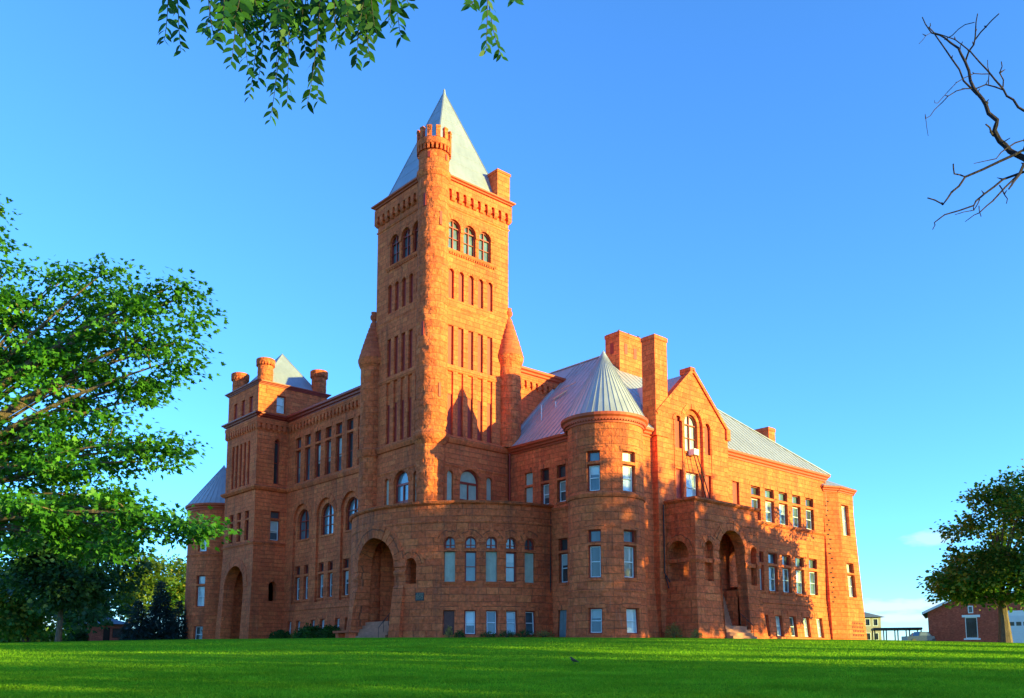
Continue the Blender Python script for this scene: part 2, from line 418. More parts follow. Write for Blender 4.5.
def boarded_window(f, o, d=.25, m=None):
    b = MB(); us = f.us; n = max(4, int((o[1]-o[0])*us/.11)); z0, z1 = o[2]+.02, o[3]-.02
    if o[4]: pane(b, f, o, d)
    else:
        for k in range(n):          # corrugated sheet
            u0 = o[0]+(o[1]-o[0])*k/n; u1 = o[0]+(o[1]-o[0])*(k+.5)/n; u2 = o[0]+(o[1]-o[0])*(k+1)/n
            b.poly([f(u0, z0, d), f(u1, z0, d-.03), f(u1, z1, d-.03), f(u0, z1, d)]); b.poly([f(u1, z0, d-.03), f(u2, z0, d), f(u2, z1, d), f(u1, z1, d-.03)])
    return part(b, "boarded_window", m or M_BOARD)
def lintel(mb, f, a, b, z, h=.42, e=.28, m=0, out=.035): mbox(mb, f, a-e/f.us, b+e/f.us, z, z+h, -out, .1, m, True)
def sill(mb, f, a, b, z, e=.12, m=0, out=.09): mbox(mb, f, a-e/f.us, b+e/f.us, z-.2, z, -out, .25, m, True)
ZB = -1.6

# ------------------------------------------------------------------ main tower
t = MB(); T = 9.1; TS = flat(1, 0.0, -1, lo=0, hi=T); TW = flat(0, 0.0, -1, lo=0, hi=T); TN = flat(1, T, 1, lo=0, hi=T); TE = flat(0, T, 1, lo=0, hi=T)
def tower_face(f, lo):
    ops = []
    r5 = [1.82+1.165*k for k in range(5)]
    ops += [(a, a+.63, 18.25, 24.15, False, .45) for a in r5]
    ops += [(a, a+.64, 24.75, 28.45, False, .42) for a in r5]
    ops += [(a, a+.64, 31.0, 33.85, True, .42) for a in r5]
    ops += [(1.72, 3.17, 35.8, 38.7, True), (3.55, 5.0, 35.8, 38.7, True), (5.38, 6.9, 35.8, 38.7, True)]
    ops += [(1.85, 2.55, 12.1, 14.95, True), (3.32, 5.62, 11.3, 15.35, True), (6.45, 7.15, 12.1, 14.95, True)]
    wall(t, f, 0, T, ZB if lo else 11.02, 42.2, ops)
    for a in r5:
        mbox(t, f, a+.004, a+.626, 22.05, 24.15, .17, .5)
        slit_window(f, (a, a+.63, 18.25, 22.05, False)); slit_window(f, (a, a+.64, 24.75, 28.45, False)); slit_window(f, (a, a+.64, 31.0, 33.85, True))
    for a, b in ((1.72, 3.17), (3.55, 5.0), (5.38, 6.9)):
        arched_window(f, (a, b, 35.8, 38.7, True), M_GLASS, .2); ring(t, f, a, b, 38.7, .42, .05, 9)
    for x in (3.36, 5.19):
        mb_c = f(x, 0, .1); t.lathe((mb_c.x, mb_c.y), [(.13, 35.8), (.13, 37.6)], 8); mbox(t, f, x-.2, x+.2, 37.6, 37.95, -.09, .3)
    for a in (1.85, 6.45): boarded_window(f, (a, a+.7, 12.1, 14.95, True)); ring(t, f, a, a+.7, 14.95, .3, .03, 7)
    ring(t, f, 3.32, 5.62, 15.35, .5, .05, 13)
    for a in r5: ring(t, f, a, a+.64, 33.85, .26, .03, 5)
    band(t, f, 0, T, 17.5, 18.2, .3); band(t, f, 0, T, 24.2, 24.7, .12); band(t, f, 0, T, 15.35, 15.6, .09)
    dentils(t, f, 1.3, 7.4, 35.25, 35.45, .27, .1); band(t, f, 1.2, 7.5, 35.45, 35.7, .13)
    band(t, f, 0, T, 39.75, 39.95, .1)
    corbels(t, f, 1.3, T, 40.75, 41.7, .83, .26); mold(t, f, 0, T, [(.1, 41.7), (-.26, 41.7), (-.26, 42.2), (.1, 42.2)])
    band(t, f, 1, T, 30.2, 30.4, .05)
tower_face(TS, False); tower_face(TW, False)
for f in (TN, TE): wall(t, f, 0, T, ZB, 42.2); corbels(t, f, 0, T, 40.75, 41.7, .83, .26)
part(t, "tower_wall", M_ASH)
t = MB()
for f in (TS, TW, TN, TE): cornice(t, f, 0, T, 42.2, 42.62, .55)
part(t, "tower_cornice", M_CORN)
t = MB(); e0, e1 = .3, T-.3; AP = Vector((4.55, 4.55, 54.7)); q = [(e0, e0, 42.6), (e1, e0, 42.6), (e1, e1, 42.6), (e0, e1, 42.6)]
for k in range(4): t.poly([q[k], q[(k+1) % 4], AP])
for k in range(4): t.bar(q[k], AP, .12, .07)
for k in range(4):
    a = Vector(q[k]); b = Vector(q[(k+1) % 4])
    for j in range(1, 9):
        s0 = j/9; t.bar(a.lerp(AP, s0)*.9995+AP*.0005, b.lerp(AP, s0), .03, .012)
t.lathe((AP.x, AP.y), [(.0, 55.05), (.1, 54.9), (.16, 54.5), (.2, 54.2)], 10)
part(t, "tower_roof", M_SPIRE)
t = MB(); t.box(7.6, 9.2, -.12, 1.45, 42.45, 45.4); t.box(7.52, 9.28, -.2, 1.53, 45.4, 45.65)
part(t, "chimney", M_ASH)
# arched doors behind the porch parapet
for f, gm in ((TS, M_BOARD), (TW, M_GLASS)):
    b = MB(); o = (3.32, 5.62, 11.3, 15.35, True); i = frame(b, f, o, .13, .26, .45); mbox(b, f, i[0], i[1], 14.0, 14.2, .27, .4)
    mbox(b, f, 4.41, 4.53, 11.3, 14.0, .27, .4)
    for x0, x1 in ((3.45, 4.41), (4.53, 5.49)): mbox(b, f, x0, x1, 11.3, 12.6, .3, .4)
    d_ = part(b, "arched_door", M_REDP); b = MB(); pane(b, f, i, .38); part(b, "pane", gm, d_)

# ------------------------------------------------------------------ round turrets of rough stone
def rough_drum(mb, c, r, z0, z1, rowh=.60, amp=.07, a0=0, a1=360, seed=1, m=0):
    g = random.Random(seed); nz = max(1, int(round((z1-z0)/rowh))); rowh = (z1-z0)/nz
    ns = max(6, int(round(r*R_(a1-a0)/.95))); sub = 5; subz = 4
    full = abs(a1-a0-360) < 1e-6
    offs = []
    for j in range(nz):
        sh = g.random(); offs.append((sh, [g.uniform(-.5, 1) for _ in range(ns+1)]))
    N = ns*sub*2
    def pt(i, k):
        ang = a0+(a1-a0)*(i % N if full else i)/N; z = z0+(z1-z0)*k/(nz*subz)
        j = min(nz-1, k//subz); sh, rr = offs[j]; x = (ang-a0)/(a1-a0)*ns+sh; st = int(x) % ns; fx = x-int(x); fz = (k % subz)/subz
        edge = min(fx, 1-fx)/.12; edge = min(1, edge); ez = 0.35 if k % subz == 0 else 1
        n = noise.noise(Vector((c[0]+r*cos(R_(ang))*2.1, c[1]+r*sin(R_(ang))*2.1, z*2.3)))
        o = (rr[st]*amp*.8+n*amp)*min(edge, ez)
        return Vector((c[0]+(r+o)*cos(R_(ang)), c[1]+(r+o)*sin(R_(ang)), z)), (R_(ang)*r, z)
    grid = [[pt(i, k) for i in range(N+1)] for k in range(nz*subz+1)]
    for k in range(nz*subz):
        for i in range(N):
            a, b, cc, d = grid[k][i], grid[k][i+1], grid[k+1][i+1], grid[k+1][i]
            u1 = R_(a0+(a1-a0)*(i+1)/N)*r
            mb.poly([a[0], b[0], cc[0], d[0]], [a[1], (u1, b[1][1]), (u1, cc[1][1]), d[1]], m)
CC = (.5, .66)
t = MB()
rough_drum(t, CC, 1.24, 11.7, 17.0, .6, .07, 130, 320, 3)
rough_drum(t, CC, 1.40, 18.2, 42.1, .60, .065, 85, 365, 4)
t.lathe(CC, [(1.15, 16.85), (1.3, 17.1), (1.58, 17.5), (1.68, 17.75), (1.62, 18.05), (1.4, 18.3)], 40)
t.lathe(CC, [(1.38, 41.9), (1.52, 42.2), (1.60, 42.45), (1.58, 42.65), (1.42, 42.75)], 40)
rough_drum(t, CC, 1.39, 42.7, 44.45, .58, .03, 0, 360, 5)
for k in range(24):
    f = round_(CC, 1.42); f.step = 30; mbox(t, f, 15*k, 15*k+7.5, 44.45, 44.95, -.17, .1)
t.lathe(CC, [(1.4, 44.9), (1.61, 44.95), (1.61, 45.55), (1.32, 45.55), (1.32, 45.2), (0, 45.2)], 40)
for k in range(12):
    f = round_(CC, 1.62); f.step = 12; a = 30*k; mbox(t, f, a, a+14, 45.55, 46.5, 0, .32); mbox(t, f, a-.8, a+14.8, 46.5, 46.65, -.03, .35)
part(t, "corner_turret", M_COLM, smooth=True)
f = round_(CC, 1.42)
for u, z0, z1 in ((262, 37.2, 38.5), (264, 21.2, 22.5), (200, 39.0, 40.2), (198, 26.8, 28.1), (215, 43.6, 44.2), (285, 43.6, 44.2)):
    b = MB(); mbox(b, f, u-4.5, u+4.5, z0, z1, -.055, .1); part(b, "slit_panel", M_SLIT)

def stair_turret(c, zlow, a0, a1, bell=True):
    t = MB(); r = 1.17
    rough_drum(t, c, r, zlow, 26.2, .6, .045, a0, a1, int(c[0])+9)
    if bell: t.lathe(c, [(r, 17.25), (r+.1, 17.3), (r+.28, 17.8), (r+.28, 18.0), (r, 18.2)], 32)
    t.lathe(c, [(r, 26.1), (r+.16, 26.4), (r+.28, 26.75), (r+.3, 27.05), (r+.12, 27.1)], 32)
    body = part(t, 'stair_turret', M_COLM, smooth=True); t = MB(); prof = []; z = 27.05; rr = r+.2
    for k in range(7):
        zn = 27.05+3.9*(k+1)/7; rn = (r+.2)*(1-((k+1)/7)**1.12*.86); prof += [(rr, z), (rr*.985+.05, z+.14), (rn+.10, zn-.07), (rn, zn)]; z, rr = zn, rn-.015
    t.lathe(c, prof, 32); t.lathe(c, [(.2, 30.9), (.2, 31.1), (.36, 31.3), (.38, 31.55), (.26, 31.75), (.3, 31.95), (0, 32.05)], 20)
    part(t, "stone_cap", M_TRIMST, body, True); return body
stair_turret((9.3, .15), 18.0, 120, 400, False)
stair_turret((.1, 9.65), ZB, 40, 320)

# ------------------------------------------------------------------ curved entrance porch
PC = (10.1, 6.2); PR = 12.05; PF = round_(PC, PR, .28); PU0, PU1 = 127.0, 266.0
t = MB()
wc = [220.5, 229.15, 237.8, 246.1, 254.4]; hw = 2.35
ops = [(168.2, 195.2, ZB, 9.05, True, 1.25), (201.0, 206.0, 4.7, 6.95, True, .8)]
for k, u in enumerate(wc):
    ops += [(u-hw, u+hw, 4.8, 7.42, False), (u-hw, u+hw, 7.66, 8.7, True), (u-hw, u+hw, .25, 2.35, False)]
ops += [(128, 133, 4.8, 8.6, True), (145, 150, 4.8, 8.6, True)]
wall(t, PF, PU0, PU1, ZB, 11.55, ops)
wall(t, round_(PC, PR-.55), PU0+2, PU1-2, 10.8, 11.55)
ring(t, PF, 168.2, 195.2, 9.05, 1.15, .10, 17)
ring(t, PF, 201.0, 206.0, 6.95, .8, .07, 9)
for u in wc: ring(t, PF, u-hw, u+hw, 8.7, .8, .06, 9); sill(t, PF, u-hw, u+hw, 4.8); mbox(t, PF, u-hw-.6, u+hw+.6, 7.42, 7.66, -.03, .35, 0, True); lintel(t, PF, u-hw, u+hw, 2.35, .5, .3)
band(t, PF, 195.2, 201.0, 5.4, 5.95, .16); band(t, PF, 162.0, 168.2, 5.4, 5.95, .16)
mold(t, PF, PU0, PU1, [(.62, 11.55), (-.12, 11.55), (-.26, 11.68), (-.26, 11.84), (.62, 11.92)])
band(t, PF, PU0, PU1, 9.95, 10.15, .05)
# spreading plinth piers beside the arch
for a, b in ((162.2, 168.1), (195.3, 200.4)): mold(t, PF, a, b, [(.1, ZB), (-.55, ZB), (-.38, 2.4), (-.2, 4.4), (-.02, 4.6), (.1, 4.6)])
t.poly([PF(PU0+(PU1-PU0)*k/30, 11.0, .5) for k in range(31)]+[(9.2, 0, 11.0), (3, 9, 11.0)])
part(t, "curved_porch", M_ROCK)
# inside: vaulted back wall, floor, steps
t = MB(); IF = round_(PC, PR-6.4)
wall(t, IF, 150, 215, ZB, 11.0, [(176, 187, 4.3, 7.9, True, .3)], m=0)
for u in (165.5, 208.5): t.poly([PF(u, ZB, 1.2), PF(u, 11, 1.2), IF(u, 11), IF(u, ZB)])
t.poly([PF(u, 10.9, .6) for u in range(160, 216, 5)]+[IF(u, 10.9) for u in range(215, 159, -5)])
part(t, "porch_lining", M_ASH)
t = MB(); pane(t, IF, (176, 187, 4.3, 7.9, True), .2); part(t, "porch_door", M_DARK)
t = MB(); dirr = Vector((-1, .02, 0)); P0 = PF(181, 0, 0)
for k in range(6):
    f = round_(PC, PR+.75-.3*k); f.step = 4
    mbox(t, f, 168.6 if k > 2 else 171, 194.8 if k > 2 else 192.5, -1.0, -.02+.32*k, 0, .31 if k < 5 else 3.2)
for k in range(9):
    f = round_(PC, PR-3.6-.2*k); f.step = 4
    mbox(t, f, 168, 196, -1.0, 1.85+.31*k, 0, .21 if k < 8 else 1.5)
st = part(t, "stair", M_CONC)
t = MB()
for u in (190.5,):
    a = PF(u, .95, -.6); b = PF(u, 2.7, 1.1); t.tube([a, b], .03, 6)
    for s in (0, .33, .66, 1): p = a.lerp(b, s); t.tube([p, p-Vector((0, 0, .95))], .022, 5)
part(t, "handrail", M_IRON)
mb = MB(); mbox(mb, PF, 206.1, 209.9, 3.2, 3.92, -.06, .05); pl = part(mb, "plaque", M_BRONZE)
mb = MB()
for k in range(5):
    z = 3.33+.11*k
    for j in range(8):
        if rnd.random() < .86: u = 206.5+j*.4; mbox(mb, PF, u, u+rnd.uniform(.2, .33), z, z+.045, -.07, -.05)
part(mb, "plaque_lettering", simple("worn_brass", (.30, .24, .16), .5, .3, 9, .6), pl)
for k, u in enumerate(wc):
    low = (u-hw, u+hw, 4.8, 7.42, False)
    arched_window(PF, (u-hw, u+hw, 7.66, 8.7, True), M_GLASS, .22, 1, False, "lunette_window")
    if k in (1, 3): sash_window(PF, low, None, M_GLASS, white=False)
    else: boarded_window(PF, low)
    if k: sash_window(PF, (u-hw, u+hw, .25, 2.35, False), None, M_GLASS, kind="basement_window", white=True)
b = MB(); u = wc[0]; mbox(b, PF, u-hw+.1, u+hw-.1, .25, 2.3, .2, .3)
for k in range(5): mbox(b, PF, u-hw+.2+k*.95, u-hw+.95+k*.95, .3, 2.25, .17, .2)
part(b, "basement_door", simple("rust_red_door", (.13, .045, .035), .7, .3, 3))

# ------------------------------------------------------------------ west wing
t = MB(); WF = flat(0, 3.0, -1, .2); WI = flat(0, 3.25, -1)
w3 = [29.6, 27.42, 25.12, 22.88, 20.65, 18.4, 16.2, 14.0]; bays = [28.35, 23.12, 18.0, 12.8]
ops = []
for u in w3: ops += [(u-.62, u+.62, 18.3, 22.15, False), (u-.62, u+.62, 22.4, 23.6, False)]
ops += [(u-1.85, u+1.85, 4.4, 15.75, True, .25) for u in bays]
bw_ = []
for u in bays: bw_ += [u+1.95, u-.05]
for u in bw_: ops.append((u-.48, u+.48, .95, 2.52, False))
wall(t, WF, 9.0, 32.1, ZB, 25.7, ops)
for u in bays:
    iops = [(u-1.32, u+1.32, 11.7, 15.15, True)]
    for c in (1.05, -.95): iops += [(u+c-.56, u+c+.56, 4.85, 7.5, False), (u+c-.56, u+c+.56, 7.72, 8.72, False)]
    wall(t, WI, u-1.85, u+1.85, 4.4, 15.75, iops)
    ring(t, WF, u-1.85, u+1.85, 15.75, .5, .05, 15)
    sill(t, WI, u-1.32, u+1.32, 11.7)
    arched_window(WI, (u-1.32, u+1.32, 11.7, 15.15, True), M_GLASS)
    for c in (1.05, -.95): sill(t, WI, u+c-.56, u+c+.56, 4.85); sash_window(WI, (u+c-.56, u+c+.56, 4.85, 7.5, False), (u+c-.56, u+c+.56, 7.72, 8.72, False), M_GLASSD if c > 0 else M_GLASS)
for u in bw_: lintel(t, WF, u-.48, u+.48, 2.52, .4, .25); sash_window(WF, (u-.48, u+.48, .95, 2.52, False), None, M_GLASS, kind="basement_window")
for k, u in enumerate(w3):
    sash_window(WF, (u-.62, u+.62, 18.3, 22.15, False), (u-.62, u+.62, 22.4, 23.6, False), M_GLASS, white=False); lintel(t, WF, u-.62, u+.62, 23.6, .4, .25)
band(t, WF, 9, 32.1, 17.5, 18.2, .25); corbels(t, WF, 9, 32.1, 24.75, 25.5, .74, .2); mbox(t, WF, 9, 32.1, 25.5, 25.75, -.24, .1)
band(t, WF, 9, 32.1, 3.6, 3.85, .07)
part(t, "wing_wall", M_ASH)
t = MB(); cornice(t, WF, 9, 32.1, 25.75, 26.5, .6); part(t, "wing_cornice", M_REDP)

# ------------------------------------------------------------------ northwest pavilion
t = MB(); VW = flat(0, -.9, -1, .45, 10, 32.1, 40.1); VS = flat(1, 32.1, -1, .45, 10, -.9); AS = flat(1, 32.1, -1, lo=-.9, hi=8.0); AW = flat(0, -.9, -1, lo=32.1, hi=40.1); AE = flat(0, 8.0, 1, lo=32.1, hi=40.1); Y1 = 40.1
pc = [34.02, 36.06, 38.1]; ops = [(33.95, 39.1, ZB, 9.0, True, 1.3)]
sl5 = [33.9+1.04*k for k in range(5)]
for u in pc: ops += [(u-.52, u+.52, 11.78, 14.15, False), (u-.52, u+.52, 14.35, 15.22, False), (u-.47, u+.47, 26.78, 28.75, False)]
for u in sl5: ops.append((u-.1, u+.52, 18.3, 23.5, True))
wall(t, VW, 32.1, Y1, ZB, 30.0, ops)
ring(t, VW, 33.95, 39.1, 9.0, .9, .08, 17)
sops = [(1.3, 2.0, 18.4, 23.7, True), (1.1, 2.3, 11.78, 14.15, False), (1.1, 2.3, 14.35, 15.22, False), (1.05, 2.0, 4.8, 7.05, True, .8), (1.4, 2.55, 26.85, 28.95, False)]
wall(t, VS, -.9, 3.6, ZB, 30.0, sops); wall(t, VS, 3.6, 8, 20, 30.0)
wall(t, flat(1, Y1, 1), -.9, 8, ZB, 30.0); wall(t, flat(0, 8.0, 1), 32.1, Y1, 20, 30.0)
ring(t, VS, 1.05, 2.0, 7.05, .5, .04, 9); ring(t, VS, 1.3, 2.0, 23.7, .35, .04, 7)
for u in pc:
    sash_window(VW, (u-.52, u+.52, 11.78, 14.15, False), (u-.52, u+.52, 14.35, 15.22, False), M_GLASSD, white=False); slit_window(VW, (u-.47, u+.47, 26.78, 28.75, False)); sill(t, VW, u-.52, u+.52, 11.78)
for u in sl5: slit_window(VW, (u-.1, u+.52, 18.3, 23.5, True))
sash_window(VS, (1.1, 2.3, 11.78, 14.15, False), (1.1, 2.3, 14.35, 15.22, False), M_GLASS); arched_window(VS, (1.3, 2.0, 18.4, 23.7, True), M_GLASSD, .3, 0, True)
sash_window(VS, (1.4, 2.55, 26.85, 28.95, False), None, M_BLIND)
for f, a, b in ((VW, 32.1, Y1), (VS, -.9, 3.05)):
    band(t, f, a, b, 17.5, 18.1, .42); band(t, f, a, b, 11.25, 11.6, .15); corbels(t, f, a, b, 24.75, 25.5, .62, .2); mold(t, f, a, b, [(.1, 25.5), (-.24, 25.5), (-.24, 25.9), (.1, 25.9)])
# open arch: lining of the deep entrance
t.poly([(.6, 33.5, 9.6), (3, 33.5, 9.6), (3, 39.5, 9.6), (.6, 39.5, 9.6)])
wall(t, flat(0, 2.9, -1), 33.2, 39.8, ZB, 9.6)
for y in (33.4, 39.6): t.poly([(.3, y, ZB), (3, y, ZB), (3, y, 9.6), (.3, y, 9.6)])
wall(t, flat(1, 33.4, -1), 0, 3.0, ZB, 9.6)
part(t, "pavilion_wall", M_ASH)
t = MB()
for f, a, b in ((VW, 32.1, Y1), (VS, -.9, 3.05)): cornice(t, f, a, b, 25.9, 26.45, .6)
for f, a, b in ((AW, 32.1, Y1), (AS, -.9, 8.0), (AE, 32.1, Y1)): cornice(t, f, a, b, 29.9, 30.3, .4)
part(t, "pavilion_cornice", M_REDP)
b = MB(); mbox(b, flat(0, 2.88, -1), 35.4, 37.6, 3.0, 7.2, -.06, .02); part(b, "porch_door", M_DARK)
t = MB(); A = Vector((3.85, 35.9, 35.5)); q = [(-.3, 32.6, 30.25), (7.4, 32.6, 30.25), (7.4, 39.6, 30.25), (-.3, 39.6, 30.25)]; t.poly([(-1.1, 31.9, 30.27), (8.2, 31.9, 30.27), (8.2, 40.3, 30.27), (-1.1, 40.3, 30.27)])
for k in range(4): t.poly([q[k], q[(k+1) % 4], A]); t.bar(q[k], A, .12, .08)
part(t, "pavilion_roof", M_SPIRE)
for c, zt in (((.25, 32.95), 33.2), ((.0, 39.1), 32.85), ((7.35, 33.0), 33.3)):
    t = MB(); z0 = 29.7 if c[0] > 5 else 28.9
    rough_drum(t, c, .88, z0, zt-.75, .5, .03, 0, 360, int(c[1])+3)
    t.lathe(c, [(.88, zt-.8), (1.08, zt-.45), (1.08, zt-.08), (.98, zt), (.72, zt), (.72, zt-.4), (0, zt-.4)], 28)
    for k in range(18): f = round_(c, .9); f.step = 30; mbox(t, f, 20*k, 20*k+9, zt-.85, zt-.45, -.17, .05)
    part(t, "battlement_turret", M_COLM, smooth=True)

# ------------------------------------------------------------------ main block behind the tower
t = MB(); BS = flat(1, .3, -1)
wall(t, BS, 8.8, 16.4, 10, 25.7); corbels(t, BS, 8.8, 16.4, 24.75, 25.5, .74, .2); mbox(t, BS, 8.8, 16.6, 25.5, 25.75, -.24, .1)
wall(t, flat(0, 16.4, 1), .3, 40, 0, 25.7); wall(t, flat(1, 40, 1), 3, 16.4, 0, 25.7)
part(t, "block_wall", M_ASH)
t = MB(); cornice(t, BS, 8.8, 17.0, 25.75, 26.45, .6); cornice(t, flat(0, 16.4, 1), -.3, 40.5, 25.75, 26.45, .6); part(t, "block_cornice", M_CORN)
t = MB(); q = [(9.2, -.2, 26.45), (16.95, -.2, 26.45), (16.95, 40.5, 26.45), (2.5, 40.5, 26.45)]; r0, r1 = (9.7, 7, 28.9), (9.7, 33, 28.9)
t.poly([q[0], q[1], r0]); t.poly([q[1], q[2], r1, r0]); t.poly([q[2], q[3], r1]); t.poly([q[3], (2.5, 9.2, 26.45), (9.2, 9.2, 28.5), r1])
q = [(8, 9.5, 27.6), (16.6, 9.5, 26.6), (16.6, 27, 26.6), (8, 27, 27.6)]; r0, r1 = (12.8, 12.5, 34.6), (12.8, 23, 34.6)
t.poly([q[0], q[1], r0]); t.poly([q[1], q[2], r1, r0]); t.poly([q[2], q[3], r1]); t.poly([q[3], q[0], r0, r1])
part(t, "block_roof", M_ROOF)

# ------------------------------------------------------------------ north wing with its round turret
t = MB(); NC = (2.9, 49.4); NR = 4.1; NF = round_(NC, NR, .2)
NW = [(213, 16)]
ops = []
for u, h in NW:
    h = .62/NF.us; ops += [(u-h, u+h, 11.7, 15.1, False), (u-h, u+h, 4.8, 7.4, False), (u-h, u+h, 7.6, 8.7, False), (u-h, u+h, .3, 2.4, False)]
wall(t, NF, 60, 330, ZB, 17.0, ops); band(t, NF, 90, 300, 11.2, 11.5, .12); band(t, NF, 90, 300, 3.6, 3.8, .06)
wall(t, flat(0, 3.0, -1), 40, 46, ZB, 17.0); wall(t, flat(1, 52, 1), 3, 18, ZB, 17); wall(t, flat(0, 18, 1), 40, 52, ZB, 17)
part(t, "round_turret", M_ASH)
for u, h in NW:
    h = .62/NF.us
    sash_window(NF, (u-h, u+h, 11.7, 15.1, False), None, M_BLIND); sash_window(NF, (u-h, u+h, 4.8, 7.4, False), (u-h, u+h, 7.6, 8.7, False), M_BLIND); sash_window(NF, (u-h, u+h, .3, 2.4, False), None, M_GLASS, kind="basement_window")
t = MB(); cornice(t, round_(NC, NR), 0, 360, 17.0, 17.85, .5); part(t, "turret_cornice", M_CORN)
def cone_roof(c, r, z0, z1, n=40):
    t = MB(); t.lathe(c, [(r, z0), (0.12, z1-.15), (0, z1)], n)
    for k in range(n):
        a = 2*pi*k/n; d = Vector((cos(a), sin(a), 0)); t.bar(Vector((c[0], c[1], z0+.03))+d*r, Vector((c[0], c[1], z1-.2))+d*.16, .045, .05)
    t.lathe(c, [(.24, z1-.5), (.14, z1-.1), (.0, z1+.12)], 12)
    return part(t, "conical_roof", M_ROOF)
cone_roof(NC, NR+.4, 17.8, 23.6)
t = MB(); t.poly([(2.6, 40, 17.1), (2.6, 49, 17.1), (10, 49, 23), (10, 40, 23)]); t.poly([(10, 40, 23), (10, 49, 23), (18.4, 52.4, 17.1), (18.4, 40, 17.1)]); t.poly([(2.6, 49, 17.1), (2.6, 52.4, 17.1), (18.4, 52.4, 17.1), (10, 49, 23)])
part(t, "north_roof", M_ROOF)

# ------------------------------------------------------------------ south block
t = MB(); KW = flat(0, 9.2, -1, .22); KS = flat(1, -13.5, -1, .4, 4.7, None, 43.0)
ops = [(-3.3, -2.2, 12.2, 13.95, False), (-3.3, -2.2, 14.15, 15.3, False)]
kw = (-4.9, -7.0)
for u in kw: ops += [(u-.55, u+.55, 12.0, 14.0, False), (u-.55, u+.55, 14.2, 15.35, False)]
ops += [(-7.7, -6.6, 4.8, 7.45, False), (-7.7, -6.6, 7.65, 8.75, False), (-7.65, -6.65, .1, 2.45, False)]
wall(t, KW, -13.4, 0, ZB, 17.4, ops)
for a in (-3.3, -5.45, -7.55): lintel(t, KW, a, a+1.1, 15.35, .42, .25); sill(t, KW, a, a+1.1, 12.0)
lintel(t, KW, -7.7, -6.6, 8.75, .42, .25); sill(t, KW, -7.7, -6.6, 4.8); lintel(t, KW, -7.65, -6.65, 2.45, .42, .25)
band(t, KW, -13, -5.3, 11.3, 11.7, .15)
s2 = [29.7, 32.15, 34.65, 37.15, 39.75]; sb = [30.3, 32.75, 35.3, 37.85, 40.45]
ops = [(25.8, 26.9, 12.3, 15.15, False)]
for u in s2:
    ops += [(u-.8, u+.8, 11.8, 14.0, False), (u-.8, u+.8, 14.25, 15.15, False)]
    v = u+.2; ops += [(v-.8, v+.8, 4.88, 7.42, False), (v-.8, v+.8, 7.66, 8.72, False)]
for u in sb: ops.append((u-.6, u+.6, .45, 2.52, False))
wall(t, KS, 9.2, 43.0, ZB, 17.4, ops, .5)
for u in s2: lintel(t, KS, u-.8, u+.8, 15.15, .4, .2); lintel(t, KS, u-.6, u+1.0, 8.72, .4, .2); sill(t, KS, u-.6, u+1.0, 4.88)
for u in sb: lintel(t, KS, u-.6, u+.6, 2.52, .5, .25)
band(t, KS, 24.2, 43.1, 11.4, 11.8, .2); band(t, KS, 24.2, 43, 3.65, 3.85, .06)
wall(t, flat(0, 43.0, 1), -13.5, 8, ZB, 17.4); wall(t, flat(1, 8, 1), 16, 43, ZB, 17.4)
part(t, "block_wall", M_ASH)
t = MB(); cornice(t, KW, -13.4, 0, 17.35, 18.0, .5); cornice(t, KS, 9.2, 13.88, 17.35, 18.05, .5); part(t, "block_cornice", M_CORN)
t = MB(); cornice(t, KS, 24.4, 43.0, 17.35, 18.05, .5); cornice(t, flat(0, 43, 1, lo=-13.5), -13.5, 8, 17.35, 18.05, .5)
part(t, "block_cornice", M_CORN)
boarded_window(KW, (-3.3, -2.2, 12.2, 13.95, False)); boarded_window(KW, (-3.3, -2.2, 14.15, 15.3, False))
for u in kw: sash_window(KW, (u-.55, u+.55, 12.0, 14.0, False), (u-.55, u+.55, 14.2, 15.35, False), M_GLASSD)
sash_window(KW, (-7.7, -6.6, 4.8, 7.45, False), (-7.7, -6.6, 7.65, 8.75, False), M_GLASSD)
b = MB(); mbox(b, KW, -7.65, -6.65, .1, 2.45, .2, .3)
for z0, z1 in ((.3, 1.15), (1.3, 2.25)):
    for a in (-7.52, -7.1): mbox(b, KW, a, a+.32, z0, z1, .17, .2)
part(b, "basement_door", M_GDOOR)
for k, u in enumerate(s2):
    sash_window(KS, (u-.8, u+.8, 11.8, 14.0, False), (u-.8, u+.8, 14.25, 15.15, False), M_GLASS if k < 4 else M_GLASSD)
    v = u+.2; sash_window(KS, (v-.8, v+.8, 4.88, 7.42, False), (v-.8, v+.8, 7.66, 8.72, False), M_GLASS)
for k, u in enumerate(sb): sash_window(KS, (u-.6, u+.6, .45, 2.52, False), None, M_BLIND if k in (1, 3, 4) else M_GLASS, kind="basement_window")
slit_window(KS, (25.8, 26.9, 12.3, 15.15, False))

